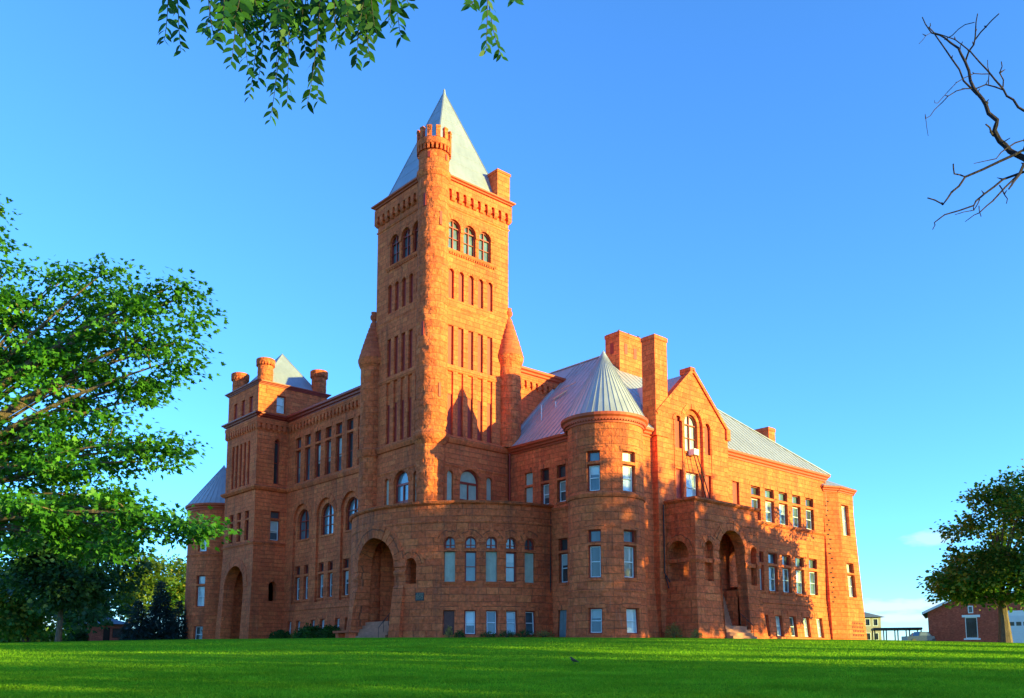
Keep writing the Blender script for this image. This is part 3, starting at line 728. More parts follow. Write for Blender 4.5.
# southwest round turret
t = MB(); QC = (9.0, -12.4); QR = 3.22; QF = round_(QC, QR, .22)
qa = [(205.5, .56/QF.us), (260.5, .66/QF.us)]; ops = []
for u, h in qa: ops += [(u-h, u+h, 11.62, 13.85, False), (u-h, u+h, 14.08, 14.95, False), (u-h, u+h, 4.6, 7.25, False), (u-h, u+h, 7.48, 8.5, False), (u+1-h, u+1+h, .18, 2.22, False)]
wall(t, QF, 150, 350, ZB, 17.3, ops)
for u, h in qa: lintel(t, QF, u-h, u+h, 8.5, .45, .25); lintel(t, QF, u-h, u+h, 2.22, .5, .25); lintel(t, QF, u-h, u+h, 14.95, .4, .22); sill(t, QF, u-h, u+h, 4.6)
band(t, QF, 150, 350, 11.15, 11.6, .16); band(t, QF, 150, 350, 3.5, 3.7, .05)
part(t, "round_turret", M_ROCK)
for k, (u, h) in enumerate(qa):
    g = M_BLIND if k else M_GLASS
    sash_window(QF, (u-h, u+h, 11.62, 13.85, False), (u-h, u+h, 14.08, 14.95, False), g)
    sash_window(QF, (u-h, u+h, 4.6, 7.25, False), (u-h, u+h, 7.48, 8.5, False), M_GLASS)
    sash_window(QF, (u+1-h, u+1+h, .18, 2.22, False), None, M_BLIND if k else M_GLASSD, kind="basement_window")
t = MB(); f = round_(QC, QR); cornice(t, f, 0, 360, 17.25, 18.05, .48); dentils(t, f, 0, 360, 17.42, 17.6, .24, .25)
part(t, "turret_cornice", M_CORN)
cone_roof(QC, QR+.36, 18.0, 24.3, 42)

# hipped metal roof
t = MB(); ZE = 18.03; ZR = 28.4; XW, XE, YS = 8.72, 43.5, -14.0; RX0, RX1, RY = 18.6, 27.7, -3.3
t.poly([(XW, YS, ZE), (XW, 8, ZE), (RX0, 8, ZR), (RX0, RY, ZR)])
zs_ = ZE+(ZR-ZE)*(-12.9-YS)/(RY-YS)
t.poly([(XW, YS, ZE), (13.85, YS, ZE), (13.85, -12.9, zs_), (24.45, -12.9, zs_), (24.45, YS, ZE), (XE, YS, ZE), (RX1, RY, ZR), (RX0, RY, ZR)])
t.poly([(XE, YS, ZE), (XE, 8, ZE), (RX1, 8, ZR), (RX1, RY, ZR)]); t.poly([(RX0, RY, ZR), (RX1, RY, ZR), (RX1, 8, ZR), (RX0, 8, ZR)])
y = -13.6
while y < .2:
    k = min(1, (y-YS)/(RY-YS)); t.bar((XW, y, ZE+.03), (XW+(RX0-XW)*k, y, ZE+(ZR-ZE)*k+.03), .05, .07); y += .62
x = 9.4
while x < 43.2:
    k = min(1, (x-XW)/(RX0-XW), (XE-x)/(XE-RX1)); ya = -12.9 if 13.8 < x < 24.5 else YS; t.bar((x, ya, ZE+.01+(zs_-ZE)*(ya > YS)), (x, YS+(RY-YS)*k, ZE+(ZR-ZE)*k+.01), .05, .06); x += .8
for a, b in (((XW, YS, ZE), (RX0, RY, ZR)), ((XE, YS, ZE), (RX1, RY, ZR)), ((RX0, RY, ZR), (RX0, 8, ZR)), ((RX0, RY, ZR), (RX1, RY, ZR))): t.bar(Vector(a)+Vector((0, 0, .05)), Vector(b)+Vector((0, 0, .05)), .22, .1)
t.bar((9.2, .12, 18.6), (15.2, .12, 25.0), .3, .3)
part(t, "hip_roof", M_ROOF)
t = MB()
for x, y, h in ((11.3, -2.3, 1.5), (12.6, -2.9, .6)):
    z = ZE+(ZR-ZE)*(x-XW)/(RX0-XW); t.tube([(x, y, z-.2), (x, y, z+h)], .07, 8, cap=True)
t.tube([(13.6, -1.6, 23.4), (14.2, -2.9, 24.1)], .09, 8, cap=True); t.tube([(14.6, -1.7, 24.6), (15.0, -3.3, 25.0)], .05, 8, cap=True)
part(t, "vent_pipe", simple("galvanised_pipe", (.45, .45, .46), .4, .15, 3, .6))

# gable bay
t = MB(); GF = flat(1, -14.1, -1, .1); GI = flat(1, -13.9, -1)
gx0, gx1, gc, gz = 13.9, 24.35, 19.1, 24.35
def gtop(u): return 19.45+(gz-19.45)*(1-abs(u-gc)/(gx1-gc))if u > gc else 19.45+(gz-19.45)*(1-(gc-u)/(gc-gx0))
gtop.cuts = [gc]
ops = [(16.4, 17.35, 16.85, 19.8, True), (17.62, 20.38, 11.8, 20.75, True, .2), (20.65, 21.6, 16.85, 19.8, True), (16.4, 17.35, 12.3, 14.95, False), (20.7, 21.6, 12.3, 14.95, False)]
wall(t, GF, gx0, gx1, ZB, gtop, ops)
wall(t, GI, 17.62, 20.38, 11.8, 20.75, [(18.05, 19.95, 16.8, 20.3, True), (18.1, 19.9, 12.2, 14.95, False)])
ring(t, GF, 17.62, 20.38, 20.75, .45, .07, 13); ring(t, GF, 16.4, 17.35, 19.8, .3, .05, 7); ring(t, GF, 20.65, 21.6, 19.8, .3, .05, 7)
for x in (17.48, 20.52): mbox(t, GF, x-.12, x+.12, 11.8, 19.3, -.07, .05)
for x in (16.25, 21.75): mbox(t, GF, x-.06, x+.06, 11.8, 19.3, -.05, .05)
for f in (flat(0, gx0, -1), flat(0, gx1, 1)): wall(t, f, -14.1, -13.0, ZB, 19.4)
sill(t, GI, 18.05, 19.95, 16.8)
# raking coping and finial block
for s, xe in ((-1, gx0-.1), (1, gx1+.1)):
    a = Vector((gc, -13.95, gz+.12)); b = Vector((xe, -13.95, 19.5)); t.bar(a, b, .62, .3)
t.box(gx1-.35, gx1+.25, -14.28, -13.5, 18.7, 19.75)
t.box(gc-.42, gc+.25, -14.25, -13.0, gz-.2, gz+.32)
part(t, "gable_wall", M_ASH)
slit_window(GF, (16.4, 17.35, 16.85, 19.8, True)); slit_window(GF, (20.65, 21.6, 16.85, 19.8, True)); slit_window(GF, (16.4, 17.35, 12.3, 14.95, False)); slit_window(GF, (20.7, 21.6, 12.3, 14.95, False))
arched_window(GI, (18.05, 19.95, 16.8, 20.3, True), M_BLIND, .2); sash_window(GI, (18.1, 19.9, 12.2, 14.95, False), None, M_BLIND, .2)
t = MB(); zr = gz-.1; yb = -7.2
t.poly([(gc, -13.9, zr), (gc, yb, zr), (gx0-.1, -13.2, 19.2), (gx0-.1, -13.9, 19.2)])
t.poly([(gc, -13.9, zr), (gc, yb, zr), (gx1+.1, -13.2, 19.2), (gx1+.1, -13.9, 19.2)])
part(t, "gable_roof", M_ROOF)

# chimneys
def chimney(x0, x1, y0, y1, z0, z1, slots=()):
    t = MB(); t.box(x0, x1, y0, y1, z0, z1-.45); t.box(x0-.06, x1+.06, y0-.06, y1+.06, z1-.45, z1-.08); t.box(x0+.05, x1-.05, y0+.05, y1-.05, z1-.08, z1)
    c = part(t, "chimney", M_ASH)
    if slots:
        b = MB()
        for (ax, u, z) in slots: mbox(b, flat(ax, x0 if ax == 0 else y0, -1), u-.22, u+.22, z-.55, z+.55, -.03, .1)
        part(b, "flue_opening", M_SLIT, c)
    return c
chimney(13.7, 15.4, -14.16, -12.7, 17.5, 26.6)
chimney(19.55, 23.0, -5.0, -3.1, 23.5, 30.95, ((1, 20.5, 29.2), (1, 21.9, 29.0), (0, -4.0, 29.3)))
chimney(41.2, 42.5, -8.0, -5.6, 17, 24.3)

# square porch
t = MB(); OW = flat(0, 14.8, -1, .42, 4.7, -17.2); OS = flat(1, -17.2, -1, .42, 4.7, 14.8, 24.2); ox1 = 24.2; OE = flat(0, ox1, 1, .42, 4.7, -17.2)
wall(t, OW, -17.2, -13.45, ZB, 11.5, [(-16.45, -14.25, 4.75, 8.2, True, .6)])
ops = [(16.0, 17.25, 4.75, 8.2, True, .6), (18.1, 21.9, ZB, 9.4, True, 1.0), (22.8, 23.75, 4.75, 8.2, True, .6)]
for o in (ops[0], ops[2]): pane(t, OS, o, .58)
wall(t, OS, 14.8, ox1, ZB, 11.5, ops)
wall(t, OE, -17.2, -13.45, ZB, 11.5, [(-16.3, -14.4, 4.75, 8.2, True, .6)])
for a, b, zt, n, w in ((16.0, 17.25, 8.2, 9, .55), (18.1, 21.9, 9.4, 15, .85), (22.8, 23.75, 8.2, 7, .4)): ring(t, OS, a, b, zt, w, .06, n)
ring(t, OW, -16.45, -14.25, 8.2, .7, .06, 11)
for f, spans in ((OS, ((14.8, 16.0), (17.25, 18.1), (21.9, 22.8), (23.75, 24.2))), (OW, ((-17.2, -16.45), (-14.25, -13.5)))):
    for a, b in spans: band(t, f, a, b, 6.3, 6.75, .12)
mbox(t, OS, 16.0, 17.25, 6.35, 6.7, .1, .45); mbox(t, OW, -16.45, -14.25, 6.35, 6.7, .1, .45); mbox(t, OS, 22.8, 23.75, 6.35, 6.7, .1, .45)
for f, a, b in ((OS, 14.8, ox1), (OW, -17.2, -13.5), (OE, -17.2, -13.5)): mold(t, f, a, b, [(.5, 11.5), (-.1, 11.5), (-.24, 11.63), (-.24, 11.78), (.5, 11.9)])
band(t, OS, 14.8, ox1, 9.95, 10.1, .04)
t.poly([(14.9, -17.1, 11.0), (ox1-.1, -17.1, 11.0), (ox1-.1, -13.5, 11.0), (14.9, -13.5, 11.0)])
t.box(15.3, 18.08, -16.6, -14.0, 3.9, 4.35); t.box(21.92, ox1-.4, -16.6, -14.0, 3.9, 4.35); t.box(17.9, 22.1, -14.9, -14.0, 3.9, 4.3)
for x in (18.04, 21.96): wall(t, flat(0, x, 1 if x < 20 else -1), -16.3, -14.1, ZB, 4.0)
part(t, "square_porch", M_ROCK)
t = MB()
for k in range(4): t.box(18.2, 21.8, -18.3+.33*k, -18.3+.33*(k+1) if k < 3 else -15.4, -1.2, .16+.30*k)
for k in range(9): t.box(18.1, 21.9, -15.7+.10*k, -15.7+.10*(k+1) if k < 8 else -14.3, -1.2, 1.4+.33*k)
part(t, "stair", M_CONC)
t = MB()
a, b = Vector((21.4, -18.2, 1.1)), Vector((21.4, -16.9, 2.2)); t.tube([a, b], .03, 6)
for s in (0, .5, 1): p = a.lerp(b, s); t.tube([p, p-Vector((0, 0, 1))], .022, 5)
part(t, "handrail", M_IRON)
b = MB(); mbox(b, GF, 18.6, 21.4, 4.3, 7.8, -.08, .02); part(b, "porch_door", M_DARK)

# southeast bay
t = MB(); bp = [(42.6, -12.4), (42.6, -13.5), (44.3, -14.35), (47.5, -14.35), (48.6, -13.2), (48.6, -4), (43, -4)]
def spread(P, z): return P
for k in range(len(bp)-1):
    f0 = seg(bp[k], bp[k+1]); L = f0.len
    def f(u, z, d=0.0, f0=f0):
        p = f0(u, z, d); k = 1+.13*max(0, (14-z)/14)
        return Vector((44.5+(p.x-44.5)*k, -9+(p.y+9)*k, z))
    f.us = 1; f.step = 50; f.zc = [0, 2, 4, 6, 8, 10, 12, 14]; f.len = L
    ops = []
    if k == 2: ops = [(.55, 2.05, 11.6, 15.0, False), (.55, 2.05, 4.85, 7.3, False), (.55, 2.05, 7.5, 8.6, False)]
    wall(t, f, 0, L, ZB, 16.3, ops)
    if k == 2:
        sash_window(f, ops[0], None, M_BLIND, .3); sash_window(f, ops[1], ops[2], M_BLIND, .3)
        gr_ = MB()
        for i in range(4):          # dark blocks stand in for the shaded holes of a foot grille
            for j in range(7): mbox(gr_, f, .5+j*.32+(i % 2)*.16, .68+j*.32+(i % 2)*.16, .7+.42*i, .92+.42*i, -.012, .05)
        part(gr_, 'dark_hole_blocks', M_DARK)
    if k == 1:
        gr_ = MB()
        for j in range(22):  # dark blocks painted on for the shade inside toothed openings
            mbox(gr_, f, .2+(j % 2)*.22, .36+(j % 2)*.22+rnd.uniform(0, .15), 4.2+j*.52, 4.36+j*.52, -.012, .05)
        part(gr_, 'dark_hole_blocks', M_DARK)
part(t, "bay_wall", M_ASH)
t = MB()
for k in range(len(bp)-1): f = seg(bp[k], bp[k+1]); cornice(t, f, -.15, f.len+.15, 16.25, 16.85, .45)
part(t, "bay_cornice", M_CORN)
t = MB(); A = (44.0, -8.0, 20.2); c_ = Vector((45.5, -8.5, 0))
E_ = [Vector((*p, 16.84))+(Vector((*p, 0))-c_).normalized()*.5 for p in bp]
for a, b in zip(E_, E_[1:]): t.poly([a, b, A])
part(t, "bay_roof", M_ROOF)

# pipes
def pipe(pts, r, mat, name="downpipe"):
    t = MB(); t.tube(pts, r, 8); return part(t, name, mat)
pipe([(9.02, -.32, 17.5), (9.02, -.32, 11.3)], .09, M_REDP)
pipe([(9.0, -5.75, 11.2), (9.0, -5.75, 8), (8.97, -5.8, 5), (9.0, -5.75, 3)], .06, M_IRON)
pipe([(14.35, -14.25, 11.4), (14.35, -14.25, 5.5), (14.6, -14.6, 4.7)], .055, M_IRON)
pipe([(14.65, -13.8, 11.3), (14.65, -13.9, 5.8), (14.55, -14.5, 4.2)], .05, M_IRON)
pipe([(42.95, -13.62, 17.3), (42.95, -13.62, 9.0)], .06, M_REDP)

# ------------------------------------------------------------------ terrain
FH = Vector((cos(YAW), sin(YAW), 0)); RH = RT
def ground(x, y):
    v = Vector((x, y, 0))-Vector((EYE.x, EYE.y, 0)); s = v.dot(FH); t = v.dot(RH)
    a = -3.64+.050*s; b = -1.99+.0255*s; k = .25
    h = -math.log(math.exp(-max(-40, min(40, a))/k)+math.exp(-max(-40, min(40, b))/k))*k if s > -60 else a
    h += .16*math.exp(-((s-72)/30)**2)
    c = 1.02
    if h > .55: h = .55+(c-.55)*(1-math.exp(-(h-.55)/(c-.55)))
    if s > 230: h -= 9*(1-math.exp(-(s-230)/260))
    tt = min(abs(t), 85); h -= .00025*tt*tt*min(1, max(0, s/60))*(1-.85*min(1, max(0, (s-100)/45)))
    h += .05*noise.noise(Vector((x*.09, y*.09, 3)))+.02*noise.noise(Vector((x*.4, y*.4, 7)))
    return max(h, -9)
def place(px, d, dz=0.0):           # a spot on the ground: bearing of a picture column, metres from the eye
    q = FW*F_PX+RT*(px-512)+UP*(CY_PX-655); q = Vector((q.x, q.y, 0)).normalized()*d
    x, y = EYE.x+q.x, EYE.y+q.y; return Vector((x, y, ground(x, y)+dz))
def aloft(px, py, d):
    q = FW*F_PX+RT*(px-512)+UP*(CY_PX-py); return EYE+q*(d/hypot(q.x, q.y))
sv = [-90, -60, -40, -25, -15]+[-10+2*k for k in range(85)]+[160+6*k for k in range(20)]+[290, 320, 360, 420, 500, 620, 800, 1100, 1600, 2500, 4000]
tv = [-3000, -1800, -1100, -700, -450, -300, -220, -160]+[-130+4*k for k in range(66)]+[160, 220, 300, 450, 700, 1100, 1800, 3000]
vs = []; fs = []
for s_ in sv:
    for t_ in tv:
        p = EYE+FH*s_+RH*t_; vs.append((p.x, p.y, ground(p.x, p.y)))
n_ = len(tv)
for i in range(len(sv)-1):
    for j in range(n_-1): fs.append((i*n_+j, i*n_+j+1, (i+1)*n_+j+1, (i+1)*n_+j))
me = bpy.data.meshes.new("lawn"); me.from_pydata(vs, [], fs); me.polygons.foreach_set('use_smooth', [True]*len(fs))
M = NT("mown_lawn"); geo = M.n('ShaderNodeNewGeometry').outputs['Position']
rot = M.n('ShaderNodeMapping'); rot.inputs['Rotation'].default_value = (0, 0, -YAW+.12); M.l(geo, rot.inputs['Vector'])
stripe = M.noise(M.scalev(rot.outputs[0], (1.1, .05, 1)), 1.0, 3, .6)
big = M.noise(geo, .09, 5, .6); fine = M.noise(geo, 5.0, 8, .75); mid = M.noise(geo, .9, 6, .7)
g1 = M.ramp(big, [(.3, (.125, .27, .012)), (.6, (.165, .335, .014)), (.75, (.24, .38, .02))])
k_ = M.math('MULTIPLY', M.mapr(fine, .3, .7, .6, 1.35), M.math('MULTIPLY', M.mapr(stripe, .35, .65, .80, 1.16), M.mapr(mid, .3, .7, .84, 1.14)))
M.l(M.mix(1, g1, k_, 'MULTIPLY'), M.b.inputs['Base Color'])
M.b.inputs['Roughness'].default_value = 1; M.b.inputs['Specular IOR Level'].default_value = 0
M.bump(M.noise(geo, 9, 8, .8), .9, .08)
me.materials.append(M.m)
lawn = bpy.data.objects.new("lawn", me); COL.objects.link(lawn); tag(lawn, kind='structure')

def leafmat(name, c0, c1, c2, trans=.35, spec=.25):
    M = NT(name); g = M.n('ShaderNodeNewGeometry')
    col = M.ramp(g.outputs['Random Per Island'], [(0, c0), (.5, c1), (1, c2)])
    big = M.mapr(M.noise(g.outputs['Position'], .45, 3), .3, .7, .75, 1.25)
    col = M.mix(1, col, big, 'MULTIPLY')
    M.l(col, M.b.inputs['Base Color']); M.b.inputs['Roughness'].default_value = .5; M.b.inputs['Specular IOR Level'].default_value = spec
    tr = M.n('ShaderNodeBsdfTranslucent'); M.l(M.mix(1, col, (1.3, 1.5, .6, 1), 'MULTIPLY'), tr.inputs['Color'])
    ms = M.n('ShaderNodeMixShader'); ms.inputs[0].default_value = trans
    M.l(M.b.outputs[0], ms.inputs[1]); M.l(tr.outputs[0], ms.inputs[2]); M.l(ms.outputs[0], M.out.inputs['Surface'])
    return M.m
M_MAPLE = leafmat("maple_leaf", (.026, .105, .012), (.045, .16, .015), (.10, .25, .022))
M_WALNUT = leafmat("hanging_leaf", (.018, .065, .010), (.028, .10, .012), (.05, .15, .016), .35)
M_DECID = leafmat("tree_leaf", (.04, .11, .016), (.07, .165, .022), (.32, .27, .04), .45)  # yellow end of the leaf colours stands in for sunlit leaves
M_DKLEAF = leafmat("dark_tree_leaf", (.012, .045, .018), (.020, .062, .022), (.032, .085, .025))
M_YLEAF = leafmat("yellow_green_leaf", (.06, .12, .015), (.10, .16, .02), (.17, .19, .025))
M_SPRUCE = leafmat("blue_spruce_needles", (.012, .032, .030), (.020, .046, .042), (.035, .07, .06), .1)
M_SHRUB = leafmat("shrub_leaf", (.018, .055, .012), (.03, .085, .016), (.06, .12, .02))
M_DRY = leafmat("dry_straw_leaf", (.25, .17, .05), (.34, .24, .07), (.42, .30, .10))
M_GRASS = leafmat("grass_blade", (.13, .28, .012), (.18, .345, .014), (.27, .39, .024), .3, 0)
def bark(name, c):
    M = NT(name); geo = M.n('ShaderNodeNewGeometry').outputs['Position']
    f = M.noise(M.scalev(geo, (5, 5, 1.1)), 2, 7, .7); M.l(M.mix(1, c4(c), M.mapr(f, .3, .7, .55, 1.4), 'MULTIPLY'), M.b.inputs['Base Color'])
    M.b.inputs['Roughness'].default_value = .95; M.bump(f, .9, .06); return M.m
M_BARK = bark("grey_brown_bark", (.14, .085, .055)); M_DBARK = bark("dead_wood", (.03, .014, .02))

MAPLE = [(0, 0), (.22, -.06), (.50, .10), (.36, .22), (.48, .55), (.20, .48), (0, 1.0), (-.20, .48), (-.48, .55), (-.36, .22), (-.50, .10), (-.22, -.06)]
OVATE = [(0, 0), (.14, .16), (.21, .40), (.16, .68), (0, 1.0), (-.16, .68), (-.21, .40), (-.14, .16)]
ROUND = [(0, 0), (.34, .2), (.42, .6), (0, 1.0), (-.42, .6), (-.34, .2)]
NEEDLE = [(0, 0), (.12, .3), (0, 1.0), (-.12, .3)]
BLADE = [(-.10, 0), (.10, 0), (0, 1.0)]
def leaves(name, P, D, Nn, size, shape, mat, parent=None):
    # P base points, D directions along the leaf, Nn leaf normals, size array: one mesh of separate leaf faces
    P = np.asarray(P, float); D = np.asarray(D, float); Nn = np.asarray(Nn, float); size = np.asarray(size, float)
    D /= np.linalg.norm(D, axis=1, keepdims=True)+1e-9; X = np.cross(D, Nn); X /= np.linalg.norm(X, axis=1, keepdims=True)+1e-9; Z = np.cross(X, D)
    sh = np.array(shape); k = len(sh); n = len(P)
    bend = -.18*sh[:, 1]**2+.22*np.abs(sh[:, 0])
    V = P[:, None, :]+size[:, None, None]*(X[:, None, :]*sh[None, :, 0, None]+D[:, None, :]*sh[None, :, 1, None]+Z[:, None, :]*bend[None, :, None])
    me = bpy.data.meshes.new(name); me.vertices.add(n*k); me.vertices.foreach_set('co', V.reshape(-1).astype(np.float32))
    me.loops.add(n*k); me.loops.foreach_set('vertex_index', np.arange(n*k, dtype=np.int32))
    me.polygons.add(n); me.polygons.foreach_set('loop_start', np.arange(0, n*k, k, dtype=np.int32))
    me.materials.append(mat); me.update(calc_edges=True); me.validate()
    o = bpy.data.objects.new(name, me); COL.objects.link(o)
    if parent: attach(o, parent)
    return o
def curve3(a, b, c, n=7): return [a*(1-q)**2+b*2*q*(1-q)+c*q*q for q in [k/n for k in range(n+1)]]
def leafy_tree(name, label, cat, base, fork, tr, targets, clump, nleaf, lsize, lmat, shape, group=None, bmat=None, seed=1, side=2, droop=.15, flatz=.6, trunkpts=None, up=.75):
    g = random.Random(seed); G = np.random.default_rng(seed)
    root = empty(name, base, label, cat, group); wood = MB(); P = []; D = []; Nn = []; SZ = []
    top = base+Vector((0, 0, fork)) if trunkpts is None else trunkpts[-1]
    tp = trunkpts or [base-Vector((0, 0, .4)), base+Vector((g.uniform(-.1, .1), g.uniform(-.1, .1), fork*.5)), top]
    wood.tube(tp, [tr*1.35]+[tr]*(len(tp)-2)+[tr*.8], 9)
    H = max(t.z for t in targets)
    lead = top+Vector((0, 0, (H-top.z)*.55)); wood.tube(curve3(top, top+Vector((g.uniform(-.3, .3), .1, (H-top.z)*.3)), lead), [tr*.8*(1-.85*k/7) for k in range(8)], 7)
    def clump_at(c, r, n, dirv):
        q = G.normal(size=(n, 3))*np.array([r, r, r*flatz])*.62; pts = q+np.array(c)
        P.append(pts); d = q*np.array([1, 1, .5])+np.array(dirv)*r*.5+G.normal(size=(n, 3))*r*.35; d[:, 2] -= droop*r*2; D.append(d)
        m = G.normal(size=(n, 3))*.55; m[:, 2] += up; Nn.append(m); SZ.append(lsize*G.uniform(.6, 1.25, n))
    for t in targets:
        t = Vector(t); f = min(.95, max(0, (t.z-top.z)/(max(.5, H-top.z))*.55)); s0 = top.lerp(lead, f); L = (t-s0).length
        mid = s0.lerp(t, .45)+Vector((g.uniform(-.06, .06)*L, g.uniform(-.06, .06)*L, .14*L)); c = curve3(s0, mid, t, 8)
        r0 = min(tr*.3, .011*L+.015); wood.tube(c, [r0*(1-.9*k/8) for k in range(9)], 6)
        dv = (t-s0).normalized(); clump_at(t, clump, nleaf, dv)
        for j in range(side):
            q = g.uniform(.5, .97); p = c[int(q*8)]; e = p+Vector((g.gauss(0, 1), g.gauss(0, 1), g.gauss(0, .6)))*clump*1.15+dv*clump*.4
            wood.tube([p, p.lerp(e, .5)+Vector((0, 0, .05)), e], [r0*.3, r0*.2, r0*.06], 4); clump_at(e, clump*.8, int(nleaf*.65), (e-p).normalized())
    wood.build("trunk", bmat or M_BARK, root, True)
    leaves("crown", np.concatenate(P), np.concatenate(D), np.concatenate(Nn), np.concatenate(SZ), shape, lmat, root)
    return root

# near maple at the left edge
g = random.Random(3)
mt = [(22, 262, 21.5), (30, 290, 21), (8, 285, 20), (70, 272, 20.5), (84, 268, 21), (90, 300, 21), (120, 264, 20), (128, 285, 20.5), (112, 310, 21.5), (150, 300, 19.5), (168, 300, 19.5), (186, 280, 19), (200, 290, 19), (208, 312, 18.8), (192, 335, 19.2), (196, 352, 19), (188, 366, 19.2), (165, 340, 20), (140, 345, 21), (155, 392, 19.5), (140, 385, 20), (60, 310, 21), (50, 345, 21), (85, 345, 20.5), (110, 365, 20), (35, 375, 21), (105, 400, 20), (15, 420, 21), (50, 430, 20.5), (90, 440, 20), (120, 430, 20), (150, 440, 19.2), (172, 434, 19), (190, 442, 18.8), (180, 455, 19), (130, 462, 19.5), (105, 488, 20), (70, 470, 20.5), (10, 490, 21), (60, 515, 20), (95, 530, 19.5), (140, 516, 19), (165, 508, 18.8), (150, 526, 18.8), (185, 516, 18.4), (208, 520, 18), (216, 522, 18), (198, 530, 18.2), (135, 545, 19), (5, 350, 21), (0, 200, 22.5), (-4, 225, 22), (5, 235, 22.5), (-40, 290, 21), (-50, 330, 21), (-60, 420, 21), (-50, 520, 21), (-120, 300, 22), (-180, 380, 22), (-200, 470, 22), (-100, 340, 24)]
mb_ = place(-100, 22)
leafy_tree("maple_tree", "large maple with star shaped green leaves reaching in from the left edge", "tree", mb_, 3.2, .30, [aloft(x-14, y+7, d+g.uniform(-.4, .4)) for x, y, d in mt], 0.41, 165, .108, M_MAPLE, MAPLE, seed=4, side=3, droop=.25, flatz=.42)

# branch hanging into the top of the picture
def hanging():
    g = random.Random(11); G = np.random.default_rng(5)
    base = place(620, 4.0)-FH*9; base.z = ground(base.x, base.y)
    root = empty("overhanging_tree", base, "tree overhead whose slender leafy twigs hang into the top of the view", "tree")
    wood = MB(); top = base+Vector((0, 0, 4.6)); wood.tube([base-Vector((0, 0, .3)), base+Vector((.1, .1, 2.3)), top], [.34, .27, .22], 10)
    hub = aloft(290, -150, 5.6); hub2 = aloft(470, -120, 5.8); wood.tube(curve3(top, top.lerp(hub, .5)+Vector((0, 0, 1.0)), hub, 10), [.16*(1-.07*k) for k in range(11)], 8)
    wood.tube(curve3(top.lerp(hub, .6)+Vector((0, 0, .5)), hub2+Vector((0, 0, .3)), hub2, 6), [.06*(1-.09*k) for k in range(7)], 7)
    st = [(170, 164, 48), (177, 181, 58), (206, 216, 50), (214, 205, 38), (238, 231, 72), (243, 248, 76), (262, 249, 104), (268, 258, 88), (285, 270, 127), (290, 287, 110), (280, 275, 92), (323, 307, 112), (318, 318, 108), (332, 338, 52), (361, 356, 70), (364, 370, 68), (395, 401, 44), (392, 388, 30), (484, 502, 64), (488, 486, 58), (478, 470, 12), (512, 516, 8), (300, 306, 60), (310, 296, 45), (345, 345, 40), (225, 222, 30), (404, 410, 12), (250, 255, 45)]
    st += [(g.uniform(215, 372), 0, g.uniform(10, 42)) for _ in range(52)]
    P = []; D = []; Nn = []; SZ = []
    for x0, x1, y1 in st:
        if x1 == 0: x1 = x0+g.uniform(-14, 14)
        d = g.uniform(4.9, 5.8); a = aloft(x0, -30-g.uniform(0, 40), d+.1); b = aloft((x0*1.6+x1*.4)/2, y1*.45, d); c = aloft(x1, y1-7, d-.05)
        h = hub if x0 < 425 else hub2; wood.tube(curve3(h, h.lerp(a, .6)+Vector((0, 0, .1)), a, 4), [.012, .010, .008, .007, .006], 5)
        cv = curve3(a, b, c, 12); wood.tube(cv, [.0045*(1-.06*k) for k in range(13)], 5)
        L = sum((p-q).length for p, q in zip(cv, cv[1:])); n = max(5, int(L/.040)); sgn = 1
        for k in range(n+1):
            q = k/n*11.999; i = int(q); p = cv[i].lerp(cv[i+1], q-i); tn = (cv[i+1]-cv[i]).normalized()
            sgn = -sgn; az = g.uniform(-.6, .9); sdv = (RH*sgn*cos(az)+FH*sin(az)*sgn).normalized()
            P.append(p); D.append(tn*g.uniform(.5, 1.0)+sdv*g.uniform(.6, 1.1)+Vector((0, 0, -.15))); Nn.append(-FH+Vector((g.gauss(0, .5), g.gauss(0, .5), g.gauss(.2, .4)))); SZ.append((.115-.05*k/n)*g.uniform(.7, 1.15))
    wood.build("branch", bark("twig_bark", (.06, .045, .03)), root, True); leaves("foliage", P, D, Nn, SZ, OVATE, M_WALNUT, root)
hanging()

